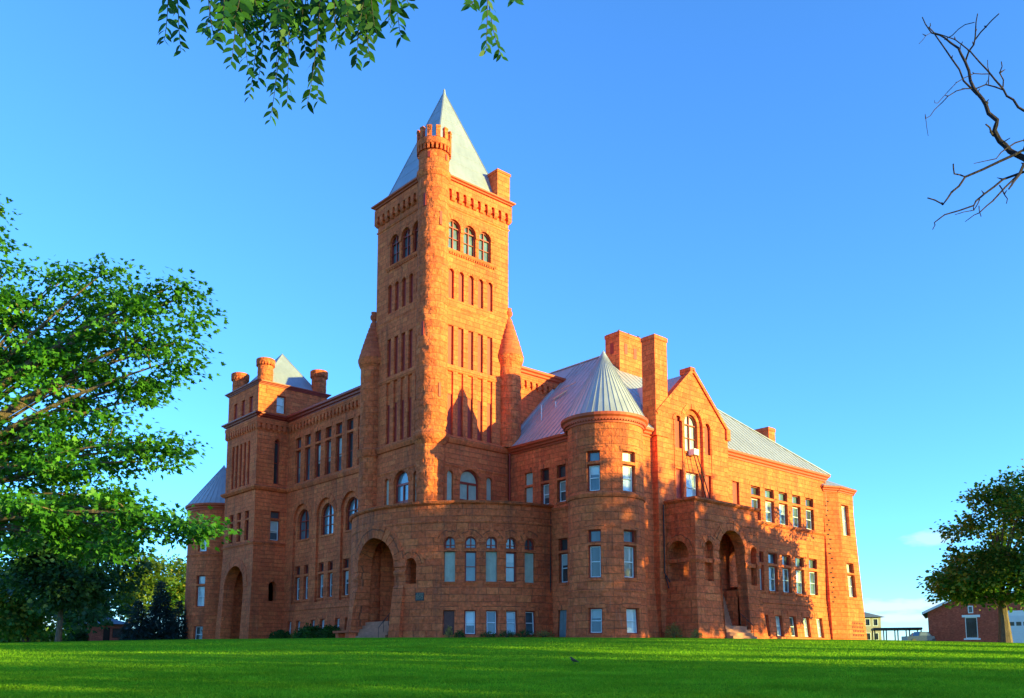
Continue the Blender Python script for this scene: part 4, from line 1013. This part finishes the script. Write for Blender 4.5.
# bare dead branch at the right
def dead():
    base = place(1230, 9.5); root = empty("dead_tree", base, "dead tree whose bare dark branches reach in from the right edge", "tree")
    w = MB(); o = (900, 0, .3435)
    def A(pts, r0, r1, d0=8.6, d1=8.2):
        n = len(pts); P = [aloft(o[0]+x*o[2], o[1]+y*o[2], d0+(d1-d0)*k/(n-1)) for k, (x, y) in enumerate(pts)]
        q = []; 
        for a, b in zip(P, P[1:]): q += [a, a.lerp(b, .5)+Vector((rnd.gauss(0, .008), rnd.gauss(0, .008), rnd.gauss(0, .008)))]
        q.append(P[-1]); m = len(q); w.tube(q, [(r0+(r1-r0)*k/(m-1))*.66 for k in range(m)], 7, cap=True)
        for k in range(2, m-1, 2):     # buds and spurs
            if rnd.random() < .5: e = q[k]+Vector((rnd.gauss(0, .02), rnd.gauss(0, .02), rnd.uniform(.01, .05))); w.tube([q[k], e], [r1*1.2+.002, .002], 5)
    tr_ = base+Vector((0, 0, 3.2)); w.tube([base-Vector((0, 0, .3)), base+Vector((.05, 0, 1.6)), tr_], [.22, .18, .14], 10)
    k1 = aloft(900+410*.3435, 485*.3435, 8.6); w.tube(curve3(tr_, tr_.lerp(k1, .5)+Vector((0, 0, .5)), k1), [.12, .11, .1, .09, .08, .07, .055, .04], 9)
    k2 = aloft(900+400*.3435, 345*.3435, 8.7); w.tube(curve3(tr_, tr_.lerp(k2, .5)+Vector((0, 0, .9)), k2), [.1, .09, .08, .07, .06, .05, .035, .02], 9)
    A([(412, 482), (361, 460), (320, 440), (290, 410), (275, 380), (283, 350), (250, 305), (225, 270), (205, 235), (190, 180), (170, 140), (130, 110), (92, 96), (65, 50)], .042, .006)
    A([(285, 400), (265, 385), (250, 362)], .016, .009); A([(190, 180), (215, 130), (220, 90), (226, 40)], .013, .006); A([(217, 118), (250, 78), (288, 40)], .010, .007)
    A([(225, 276), (185, 235), (150, 170), (105, 105), (85, 80), (88, 68)], .014, .005); A([(402, 346), (361, 322), (330, 290), (300, 258), (255, 205), (205, 150), (160, 115), (100, 95)], .018, .005)
    A([(302, 262), (250, 246), (190, 258), (140, 280), (100, 320), (75, 345), (82, 395)], .010, .003); A([(300, 252), (290, 212), (295, 180)], .009, .006); A([(258, 245), (260, 212), (255, 175)], .007, .004)
    A([(262, 215), (215, 214), (165, 240), (110, 300), (100, 292)], .007, .003); A([(130, 115), (170, 85), (217, 65)], .007, .005); A([(175, 150), (182, 122)], .007, .005); A([(100, 100), (75, 104), (55, 128)], .004, .003)
    A([(412, 476), (361, 408), (310, 432), (280, 462), (215, 476)], .014, .004); A([(412, 480), (361, 436), (290, 470), (190, 515), (150, 560), (125, 595), (80, 576)], .022, .008); A([(190, 515), (158, 506), (155, 478)], .010, .009)
    A([(412, 490), (361, 478), (330, 530), (317, 550)], .028, .010); A([(361, 500), (300, 522), (245, 565), (215, 598), (130, 625), (100, 648), (95, 668)], .017, .005); A([(345, 508), (270, 585), (230, 620), (190, 645)], .014, .004)
    A([(290, 540), (303, 565), (310, 592)], .009, .005); A([(232, 580), (215, 612), (160, 625)], .008, .004); A([(230, 600), (236, 630)], .007, .005); A([(256, 300), (250, 296), (258, 290)], .01, .006); A([(300, 415), (320, 402)], .01, .005)
    w.build("branch", M_DBARK, root, True)
dead()

# broad tree at the right
rt = [(916, 580), (930, 583), (946, 580), (1024, 468), (985, 484), (1012, 476), (1035, 486), (955, 498), (972, 512), (998, 502), (1050, 505), (1022, 512), (952, 522), (978, 538), (1005, 535), (1035, 540), (1062, 535), (958, 556), (942, 574), (932, 586), (948, 590), (966, 578), (990, 562), (1015, 566), (1045, 570), (1072, 565), (978, 578), (1000, 578), (1024, 580), (1048, 580), (1070, 578), (932, 574)]
g = random.Random(8)
leafy_tree("shade_tree", "broad dense green tree on the lawn in front of the brick garage", "tree", place(1006, 92), 2.4, .5, [aloft(x+25, y, 92+g.uniform(-5, 5)) for x, y in rt], 1.12, 300, .32, M_DECID, ROUND, seed=9, side=3, flatz=.7)

# trees at the left, beyond the maple
def mass(px, py, w, h, d, n, g, dd): 
    out = []
    for _ in range(n):
        a = g.uniform(0, 2*pi); r = sqrt(g.random()); out.append(aloft(px+w*r*cos(a), py+h*r*sin(a), d+g.uniform(-dd, dd)))
    return out
g = random.Random(21)
leafy_tree("lawn_tree", "dark green tree with a bare lower trunk under the maple boughs", "tree", place(57, 84), 3.3, .22, mass(62, 545, 52, 58, 84, 26, g, 4), 1.5, 260, .38, M_DKLEAF, ROUND, "trees at the left of the castle", seed=22, side=3)
for px, d, cx, cy, cw, chh, m, lab, sd in ((128, 165, 135, 585, 30, 30, M_YLEAF, "sunlit yellow green tree behind the blue spruce", 31), (172, 175, 178, 590, 20, 28, M_DECID, "green tree squeezed between the spruce and the castle's round corner turret", 32), (78, 150, 85, 612, 22, 18, M_DKLEAF, "small dark tree beside the brick shelter", 33), (25, 120, 18, 598, 32, 26, M_DECID, "low tree with sunlit trunk at the far left edge", 34), (-40, 140, -40, 585, 40, 40, M_DKLEAF, "dark tree beyond the left edge of the lawn", 35)):
    g = random.Random(sd); leafy_tree("lawn_tree", lab, "tree", place(px, d), 2.5, .3, mass(cx, cy, cw, chh, d, 18, g, 4), 1.7, 190, .5, m, ROUND, "trees at the left of the castle", seed=sd, side=2)
def spruce(px, d, h, w, lab, seed):
    base = place(px, d); root = empty("blue_spruce", base, lab, "tree", "blue spruces beside the castle"); G = np.random.default_rng(seed); wood = MB(); P = []; D = []; N = []; SZ = []
    wood.tube([base-Vector((0, 0, .3)), base+Vector((0, 0, h*.97))], [.22, .03], 7); z = .35
    while z < h*.97:
        r = w*(1-z/h)**.85; k = max(5, int(r*7)); a0 = G.uniform(0, 6)
        for i in range(k):
            a = a0+2*pi*i/k+G.normal()*.1; rr = r*G.uniform(.75, 1.12); dv = np.array([cos(a), sin(a), -.22]); tip = np.array(base)+np.array([0, 0, z])+dv*rr
            wood.tube([base+Vector((0, 0, z)), Vector(tip)], [.03, .008], 4); m = int(16+rr*26); q = G.uniform(.15, 1, m)**.7
            pts = np.array(base)+np.array([0, 0, z])+dv*rr*q[:, None]+G.normal(size=(m, 3))*np.array([.16, .16, .10]); P.append(pts); D.append(dv+G.normal(size=(m, 3))*.45); N.append(G.normal(size=(m, 3))*.4+np.array([0, 0, .8])); SZ.append(G.uniform(.3, .55, m))
        z += .42
    wood.build("trunk", M_BARK, root); leaves("foliage", np.concatenate(P), np.concatenate(D), np.concatenate(N), np.concatenate(SZ), NEEDLE, M_SPRUCE, root)
spruce(158, 122, 8.0, 2.9, "tallest blue spruce in the middle of the clump", 1); spruce(136, 120, 5.4, 2.2, "shorter blue spruce at the shelter side of the clump", 2); spruce(177, 121, 5.2, 2.0, "short blue spruce against the castle's round corner turret", 3)

# trees outside the frame towards the sun; their long shadows cross the lawn
sq = Vector((cos(R_(SUN_AZ)), sin(R_(SUN_AZ)), 0)); pq = Vector((-sq.y, sq.x, 0))
protos = []
for kind, (hb, ht, rad, n) in enumerate(((13.5, 24.0, 5.0, 17), (2.6, 15.0, 6.2, 34), (10.8, 24.5, 5.6, 30))):
    g = random.Random(50+kind); tg = []
    for _ in range(n):
        a = g.uniform(0, 2*pi); q = g.uniform(0, 1); r = rad*sqrt(g.random())*sin(pi*(.12+.8*q))**.6; tg.append(Vector((r*cos(a), r*sin(a), hb+1+(ht-hb-1.5)*q)))
    protos.append(leafy_tree("row_tree", "tree or shrub in the row that shades the lawn from the low sun", "tree", Vector((0, 0, 0)), hb*.8, .4, tg, 1.8, 42, .8, M_DECID, ROUND, "row of trees shading the lawn", seed=60+kind, side=2))
used = [False]*3
for q_, p_, kind, sc in ((18.5, 90, 0, .97), (12, 92, 2, 1.0), (5.5, 94, 2, 1.03), (0, 90, 2, .98), (-7, 94, 2, .97), (-15, 97, 2, .95), (-23, 94, 2, .93), (-31, 97, 2, .92), (-40, 98, 1, .82), (-49, 95, 1, .8), (-59, 98, 1, .82), (-71, 98, 1, .8), (-84, 96, 1, .8), (-8, 74, 1, .34), (-20, 75, 1, .40), (-30, 77, 1, .40), (3, 78, 1, .26)):  # the smallest copies are unseen shrubs added to break up the sunlit lawn
    r = protos[kind]
    if used[kind]:
        c = r.copy(); COL.objects.link(c)
        for ch in r.children: d = ch.copy(); COL.objects.link(d); d.parent = c
        r = c
    used[kind] = True; l = pq*q_+sq*p_; r.location = (l.x, l.y, ground(l.x, l.y)); r.rotation_euler = (0, 0, q_); r.scale = (sc, sc, sc)

# shrubs and plants at the castle's foot
def shrub(name, label, cat, loc, rx, ry, h, n, ls, mat, shape=ROUND, seed=1, group=None):
    G = np.random.default_rng(seed); root = empty(name, loc, label, cat, group); q = G.normal(size=(n, 3)); q /= np.linalg.norm(q, axis=1, keepdims=True); q *= G.uniform(.55, 1.02, n)[:, None]; q[:, 2] = np.abs(q[:, 2])
    q *= 1+.16*np.sin(q[:, :1]*7+seed)*np.cos(q[:, 1:2]*6)
    P = q*np.array([rx, ry, h])+np.array(loc); w = MB(); b = Vector(loc)
    for k in range(9): a = 2*pi*k/9; w.tube([b-Vector((0, 0, .1)), b+Vector((cos(a)*rx*.5, sin(a)*ry*.5, h*.7))], [.03, .01], 4)
    w.build("stem", M_BARK, root); leaves("foliage", P, q+G.normal(size=(n, 3))*.5+np.array([0, 0, .3]), G.normal(size=(n, 3))*.6+q, G.uniform(.7, 1.2, n)*ls, shape, mat, root)
def gp(x, y): return Vector((x, y, ground(x, y)))
shrub("shrub", "low rounded green bush nearest the pavilion arch", "bush", gp(1.6, 29.9), 1.0, 1.7, .95, 1500, .16, M_SHRUB, seed=2, group="bushes along the west wing")
shrub("shrub", "widest green bush under the middle basement windows of the wing", "bush", gp(1.2, 22.6), 1.1, 2.6, 1.35, 2600, .17, M_SHRUB, seed=3, group="bushes along the west wing")
shrub("shrub", "green bush beside the stone bench by the curved porch", "bush", gp(1.3, 18.4), 1.0, 1.8, 1.25, 1800, .17, M_SHRUB, seed=4, group="bushes along the west wing")
shrub("shrub", "sparse pale weeds at the wing wall between the bushes", "bush", gp(1.8, 26.6), .7, 1.6, .6, 500, .2, M_YLEAF, NEEDLE, 5)
for k, (u, r, h, mm, lab) in enumerate(((221.5, .35, .9, M_DRY, "tall straw weed against the rust red basement door"), (225.5, .5, .55, M_SHRUB, "small green weed left of the basement windows"), (236, .9, .45, M_SHRUB, "low weed patch under the second curved porch basement window"), (243, .8, .55, M_SHRUB, "low weed patch under the third curved porch basement window"), (250, .9, .6, M_SHRUB, "leafy weed patch under the fourth porch basement window"), (258, 1.1, .5, M_DRY, "dry straw weeds where the curved porch meets the wall"))):
    p = PF(u, 0, -.75); shrub("weed_clump", lab, "plant", gp(p.x, p.y), r, r*.6, h, 260, .22, mm, NEEDLE, 10+k)
shrub("dry_bush", "dry golden bush glowing in sun left of the square porch", "bush", gp(14.0, -15.4), .9, .7, 1.15, 900, .2, M_DRY, NEEDLE, 20)
shrub("dry_bush", "small straw coloured bush against the square porch wall", "bush", gp(14.1, -17.6), .5, .45, .6, 350, .18, M_DRY, NEEDLE, 21)

# stone bench
bl = place(345, 80); b = empty("stone_bench", bl, "low red stone bench on the grass beside the curved porch arch", "bench")
t = MB(); t.box(bl.x-.5, bl.x+.5, bl.y-1.3, bl.y+1.3, bl.z+.42, bl.z+.62); t.build("seat", M_TRIMST, b)
for s_ in (-.85, .85): t = MB(); t.box(bl.x-.35, bl.x+.35, bl.y+s_-.22, bl.y+s_+.22, bl.z-.2, bl.z+.42); t.build("leg", M_TRIMST, b)

# window air conditioner with two support poles
ac = empty("air_conditioner", (18.75, -14.35, 16.4), "white window air conditioner propped up by two poles on the gable", "air conditioner")
t = MB(); t.box(18.42, 19.1, -14.62, -13.98, 16.42, 16.95); t.build("case", M_WHITE, ac)
t = MB()
for k in range(6): t.box(18.46, 19.06, -14.64, -14.62, 16.48+.075*k, 16.51+.075*k)
t.build("grille", simple("grey_grille", (.4, .42, .44)), ac)
for a, e in ((18.5, 19.9), (19.0, 20.5)): t = MB(); t.bar((a, -14.5, 16.43), (e, -14.9, 11.9), .07); t.build("support_pole", M_DARK, ac)

# birds
def bird(name, loc, yaw, sc, label, group=None):
    t = MB(); cx = Matrix.Rotation(yaw, 3, 'Z')
    M_ = lambda p: Vector(loc)+cx @ (Vector(p)*sc)
    spine = [(-.16, 0, .07), (-.10, 0, .085), (-.05, 0, .105), (0, 0, .125), (.045, 0, .15), (.065, 0, .185), (.085, 0, .205), (.108, 0, .205), (.125, 0, .20), (.15, 0, .195)]
    rad = [.012, .016, .036, .048, .045, .030, .029, .022, .007, .002]
    t.tube([M_(p) for p in spine], [r*sc for r in rad], 10, cap=True)
    for y in (-.02, .02): t.tube([M_((.0, y, .10)), M_((.01, y, .05)), M_((.0, y, 0)), M_((.03, y, 0))], .004*sc, 5)
    for y in (-1, 1): t.hexa([M_(p) for p in ((-.13, y*.03, .10), (.03, y*.05, .10), (.03, y*.052, .15), (-.10, y*.035, .115), (-.13, y*.036, .10), (.03, y*.056, .10), (.03, y*.058, .15), (-.10, y*.041, .115))])
    o = t.build(name, simple(name+"_plumage", (.07, .045, .03), .8, .4, 25), None, True); return tag(o, label, "bird", group)
p = EYE+FH*30.2+RH*2.05; bird("bird", (p.x, p.y, ground(p.x, p.y)+.02), 2.0, 1.1, "small brown bird standing on the grass in the foreground")
for k, (x, y, lab) in enumerate(((19.8, -4.7, "bird perched on the left corner of the twin flue chimney"), (21.3, -4.7, "bird perched mid edge on the twin flue chimney"), (22.7, -4.8, "bird perched on the right corner of the twin flue chimney"))): bird("bird", (x, y, 30.94), 1.2*k, 1.25, lab)

# ------------------------------------------------------------------ things in the background
def local(px, d, turn=0.0):       # frame at a spot: x to the right as seen from the lawn, y away
    p = place(px, d); v = Vector((p.x-EYE.x, p.y-EYE.y, 0)).normalized(); a = atan2(v.y, v.x)-pi/2+turn
    return p, a
M_BRICK = stone("red_brick", .11, .3, [(.36, .075, .05), (.42, .09, .055), (.46, .10, .062), (.50, .12, .07)], .1, .008, .01, .25)
M_SHING = simple("slate_shingles", (.13, .15, .18), .8, .25, 2)
M_TAN = simple("tan_siding", (.34, .29, .23), .8, .15)
def obj_at(root, name, mb, mats, parent=None, **k):
    o = mb.build(name, mats, None, **k); o.parent = parent or root; return o
# brick garage
p, a = local(984, 150, .02); G0 = empty("brick_garage", p, "red brick garage with white door and gabled roof behind the broad tree", "garage"); G0.rotation_euler = (0, 0, a)
t = MB(); f = flat(1, 0, -1)
def gt(u): return 4.9+3.9*(1-abs(u-1.0)/8.2)
gt.cuts = [1.0]
wall(t, f, -7.2, 9.2, -1, gt, [(-2.2, -.6, .9, 4.0, False)], .25)
for fx, sg in ((-7.2, -1), (9.2, 1)): wall(t, flat(0, fx, sg), 0, 16, -1, 4.9)
wall(t, flat(1, 16, 1), -7.2, 9.2, -1, gt); obj_at(G0, "wall", t, M_BRICK)
t = MB()
for xe in (-8.0, 10.0):
    t.hexa([(1, -.6, 8.95), (xe, -.6, 4.6), (xe, 16.6, 4.6), (1, 16.6, 8.95), (1, -.6, 9.2), (xe, -.6, 4.85), (xe, 16.6, 4.85), (1, 16.6, 9.2)])
obj_at(G0, "roof", t, M_SHING)
t = MB()
for xe in (-8.0, 10.0): t.hexa([(1, -.68, 8.85), (xe, -.68, 4.5), (xe, -.6, 4.5), (1, -.6, 8.85), (1, -.68, 9.22), (xe, -.68, 4.87), (xe, -.6, 4.87), (1, -.6, 9.22)])
obj_at(G0, "bargeboard", t, M_WHITE)
t = MB(); mbox(t, f, -2.6, -.2, 4.0, 4.35, -.05, .1); mbox(t, f, -2.5, -.3, .68, .9, -.08, .1); frame(t, f, (-2.2, -.6, .9, 4.0, False), .1, .05, .15, 0); w_ = obj_at(G0, "window", t, M_WHITE)
t = MB(); pane(t, f, (-2.2, -.6, .9, 4.0, False), .2); obj_at(G0, "pane", t, M_GLASSD, w_)
t = MB()
for k in range(6): mbox(t, f, -2.05+.26*k, -1.98+.26*k, 1.0, 3.3, .12, .16)
obj_at(G0, "bars", t, M_IRON, w_)
t = MB(); mbox(t, f, -1.75, -1.05, 4.6, 5.7, -.05, .02); w_ = obj_at(G0, "vent_window", t, M_WHITE); t = MB(); mbox(t, f, -1.62, -1.18, 4.75, 5.55, -.065, -.045); obj_at(G0, "pane", t, M_GLASSD, w_)
t = MB(); mbox(t, f, 2.6, 9.25, -.5, 4.85, -.06, .1); obj_at(G0, "door_surround", t, M_WHITE)
t = MB()
for k in range(5): mbox(t, f, 3.3, 8.9, .05+.82*k, .83+.82*k, -.12, -.02)
dr = obj_at(G0, "garage_door", t, simple("pale_door_paint", (.55, .60, .68), .5, .06)); t = MB()
for k in range(6): mbox(t, f, 3.5+.9*k, 4.15+.9*k, 2.65, 3.2, -.135, -.11)
obj_at(G0, "pane", t, M_GLASSD, dr)
# two-storey house
p, a = local(862, 172, .35); H0 = empty("house", p, "two storey tan house with hipped slate roof beyond the castle's right end", "house"); H0.rotation_euler = (0, 0, a)
t = MB(); f = flat(1, 0, -1); wn = [(x, x+.9, z, z+1.3, False) for z in (.9, 3.4) for x in (-2.6, -.9, .8, 2.2)]
wall(t, f, -3.6, 3.6, -1, 5.0, wn, .12)
for fx, sg in ((-3.6, -1), (3.6, 1)): wall(t, flat(0, fx, sg), 0, 8, -1, 5.0)
wall(t, flat(1, 8, 1), -3.6, 3.6, -1, 5.0); obj_at(H0, "wall", t, M_TAN)
t = MB(); q = [(-4.2, -.6, 4.95), (4.2, -.6, 4.95), (4.2, 8.6, 4.95), (-4.2, 8.6, 4.95)]; r0, r1 = (0, 3, 6.5), (0, 5, 6.5)
t.poly([q[0], q[1], r0]); t.poly([q[1], q[2], r1, r0]); t.poly([q[2], q[3], r1]); t.poly([q[3], q[0], r0, r1]); t.poly(q); obj_at(H0, "roof", t, M_SHING)
for o_ in wn:
    t = MB(); frame(t, f, o_, .09, .0, .1, 0); w_ = obj_at(H0, "window", t, M_WHITE); t = MB(); pane(t, f, o_, .1); obj_at(H0, "pane", t, M_GLASSD, w_)
# open carport
p, a = local(899, 165, .1); K0 = empty("carport", p, "long open carport on thin dark posts right of the tan house", "carport"); K0.rotation_euler = (0, 0, a)
t = MB(); t.box(-3.8, 3.8, -.3, 5, 2.45, 2.8); obj_at(K0, "roof", t, simple("brown_beam", (.07, .05, .045)))
for x in (-3.6, -1.8, 0, 1.8, 3.6):
    for y in (0, 4.7): t = MB(); t.box(x-.09, x+.09, y-.09, y+.09, -.5, 2.45); obj_at(K0, "post", t, M_IRON)
# distant bungalow
p, a = local(929, 240, .2); B0 = empty("bungalow", p, "tiny far off bungalow with brown roof between carport and garage", "house"); B0.rotation_euler = (0, 0, a)
t = MB(); wall(t, flat(1, 0, -1), -3.2, 3.2, -2, 2.6, [(-2, -.8, .9, 2.1, False), (.7, 1.9, .9, 2.1, False)], .1); t.box(-3.2, 3.2, .3, 6, -2, 2.6); obj_at(B0, "wall", t, M_TAN)
t = MB(); t.poly([(-3.8, -.6, 2.5), (3.8, -.6, 2.5), (3.0, 3, 4.2), (-3.0, 3, 4.2)]); t.poly([(-3.8, 6.6, 2.5), (3.8, 6.6, 2.5), (3.0, 3, 4.2), (-3.0, 3, 4.2)]); t.poly([(-3.8, -.6, 2.5), (-3.8, 6.6, 2.5), (-3.0, 3, 4.2)]); t.poly([(3.8, -.6, 2.5), (3.8, 6.6, 2.5), (3.0, 3, 4.2)]); obj_at(B0, "roof", t, simple("brown_shingles", (.16, .08, .06)))
# pickup truck
p, a = local(922, 150, .5); V0 = empty("pickup_truck", p+Vector((0, 0, .0)), "dark pickup truck parked between the carport and the garage", "truck"); V0.rotation_euler = (0, 0, a)
t = MB(); pr = [(-2.6, .45), (2.5, .45), (2.6, .7), (2.5, 1.05), (1.2, 1.15), (.7, 1.75), (-.6, 1.78), (-.85, 1.15), (-2.6, 1.1)]
for y in (-.9, .9): t.poly([(x, y, z) for x, z in pr])
for (x0, z0), (x1, z1) in zip(pr, pr[1:]+pr[:1]): t.poly([(x0, -.9, z0), (x1, -.9, z1), (x1, .9, z1), (x0, .9, z0)])
obj_at(V0, "body", t, simple("dark_blue_paint", (.03, .04, .06), .25, .1, 1, .3, .6))
for y in (-.91, .91):
    t = MB(); t.poly([(.95, y, 1.2), (.62, y, 1.66), (-.5, y, 1.68), (-.65, y, 1.2)]); obj_at(V0, "side_window", t, M_GLASSD)
for x in (-1.6, 1.6):
    for y in (-.85, .85):
        t = MB(); t.tube([(x, y-.12, .38), (x, y+.12, .38)], .38, 14, cap=True); obj_at(V0, "wheel", t, M_IRON)
# brick shelter at the left
p, a = local(109, 138, .25); S0 = empty("brick_shelter", p, "small brick shelter with hipped grey roof between trees at the left", "shelter"); S0.rotation_euler = (0, 0, a)
t = MB(); f = flat(1, 0, -1); wall(t, f, -2.6, 2.6, -1, 2.75, [(-.9, .0, -.5, 2.2, False, .3), (.3, 2.0, .8, 2.1, False, .3)])
for fx, sg in ((-2.6, -1), (2.6, 1)): wall(t, flat(0, fx, sg), 0, 5, -1, 2.75)
wall(t, flat(1, 5, 1), -2.6, 2.6, -1, 2.75); obj_at(S0, "wall", t, M_BRICK)
t = MB(); q = [(-3.1, -.5, 2.7), (3.1, -.5, 2.7), (3.1, 5.5, 2.7), (-3.1, 5.5, 2.7)]; r_ = (0, 2.5, 3.75)
for k in range(4): t.poly([q[k], q[(k+1) % 4], r_])
t.poly(q); obj_at(S0, "roof", t, M_SHING)
t = MB(); mbox(t, f, -.9, 0, -.5, 2.2, .2, .28); obj_at(S0, "door", t, M_DARK)
t = MB(); frame(t, f, (.3, 2.0, .8, 2.1, False), .1, .05, .2, 0); w_ = obj_at(S0, "window", t, M_DARK); t = MB(); pane(t, f, (.3, 2.0, .8, 2.1, False), .22); obj_at(S0, "pane", t, M_GLASSD, w_)
# clipped hedge far left
for k, (px, d, w, h, lab) in enumerate(((38, 160, 9, 2.0, "long clipped hedge behind the trees at the far left"), (86, 140, 2.2, 2.0, "dark rounded hedge bush beside the brick shelter"))):
    pt = place(px, d); v = (pt-EYE).normalized(); shrub("hedge", lab, "hedge", pt, w, 2.0, h, 3500 if k == 0 else 1200, .4, M_DKLEAF if k else M_YLEAF, ROUND, 40+k)
# far-off wood along the left horizon
G = np.random.default_rng(91); P = []
for k in range(70):
    px = -60+270*k/70+G.normal()*3; d = 330+G.normal()*35; c = place(px, d, 2.2+G.random()*2.0); P.append(np.array(c)+G.normal(size=(130, 3))*np.array([5, 5, 1.6+G.random()*1.3]))
P = np.concatenate(P); wd = leaves("distant_trees", P, G.normal(size=P.shape), G.normal(size=P.shape)+np.array([0, 0, .6]), G.uniform(.9, 1.7, len(P)), ROUND, M_DECID); tag(wd, "far off low wood along the horizon at the left", kind='stuff')
# pale path
t = MB(); n = 30; pa = []
for k in range(n+1):
    q_ = k/n; px = -60+150*q_; A_ = place(px, 97); B_ = place(px, 100.5); pa.append((A_+Vector((0, 0, .03)), B_+Vector((0, 0, .03))))
for (a0, b0), (a1, b1) in zip(pa, pa[1:]): t.poly([a0, a1, b1, b0])
tag(t.build("path", simple("pale_concrete", (.42, .38, .30), .9, .15)), kind='structure')

# grass blades on the nearer lawn
G = np.random.default_rng(77); N_ = 330000
s_ = 1/(1/15.0-G.random(N_)*(1/15.0-1/62.0)); t_ = (G.random(N_)-.5)*2*.66*s_
X = EYE.x+FH.x*s_+RH.x*t_; Y = EYE.y+FH.y*s_+RH.y*t_
sg = np.linspace(10, 70, 121); tg = np.linspace(-45, 45, 91)
HG = np.array([[ground(EYE.x+FH.x*a+RH.x*b, EYE.y+FH.y*a+RH.y*b) for b in tg] for a in sg])
fi = (s_-10)/.5; fj = (t_+45)/1.0; i0 = fi.astype(int); j0 = fj.astype(int); fi -= i0; fj -= j0
Zg = HG[i0, j0]*(1-fi)*(1-fj)+HG[i0+1, j0]*fi*(1-fj)+HG[i0, j0+1]*(1-fi)*fj+HG[i0+1, j0+1]*fi*fj
P = np.stack([X, Y, Zg-.008], 1); D = G.normal(size=(N_, 3))*np.array([.55, .55, .15])+np.array([0, 0, 1.0]); Nn = G.normal(size=(N_, 3))*np.array([1, 1, .1])
gr = leaves("grass", P, D, Nn, G.uniform(.03, .062, N_)*(1+s_/60), [(-.16, 0), (.16, 0), (0, 1.0)], M_GRASS); tag(gr, "short green mown grass blades of the lawn", kind='stuff')
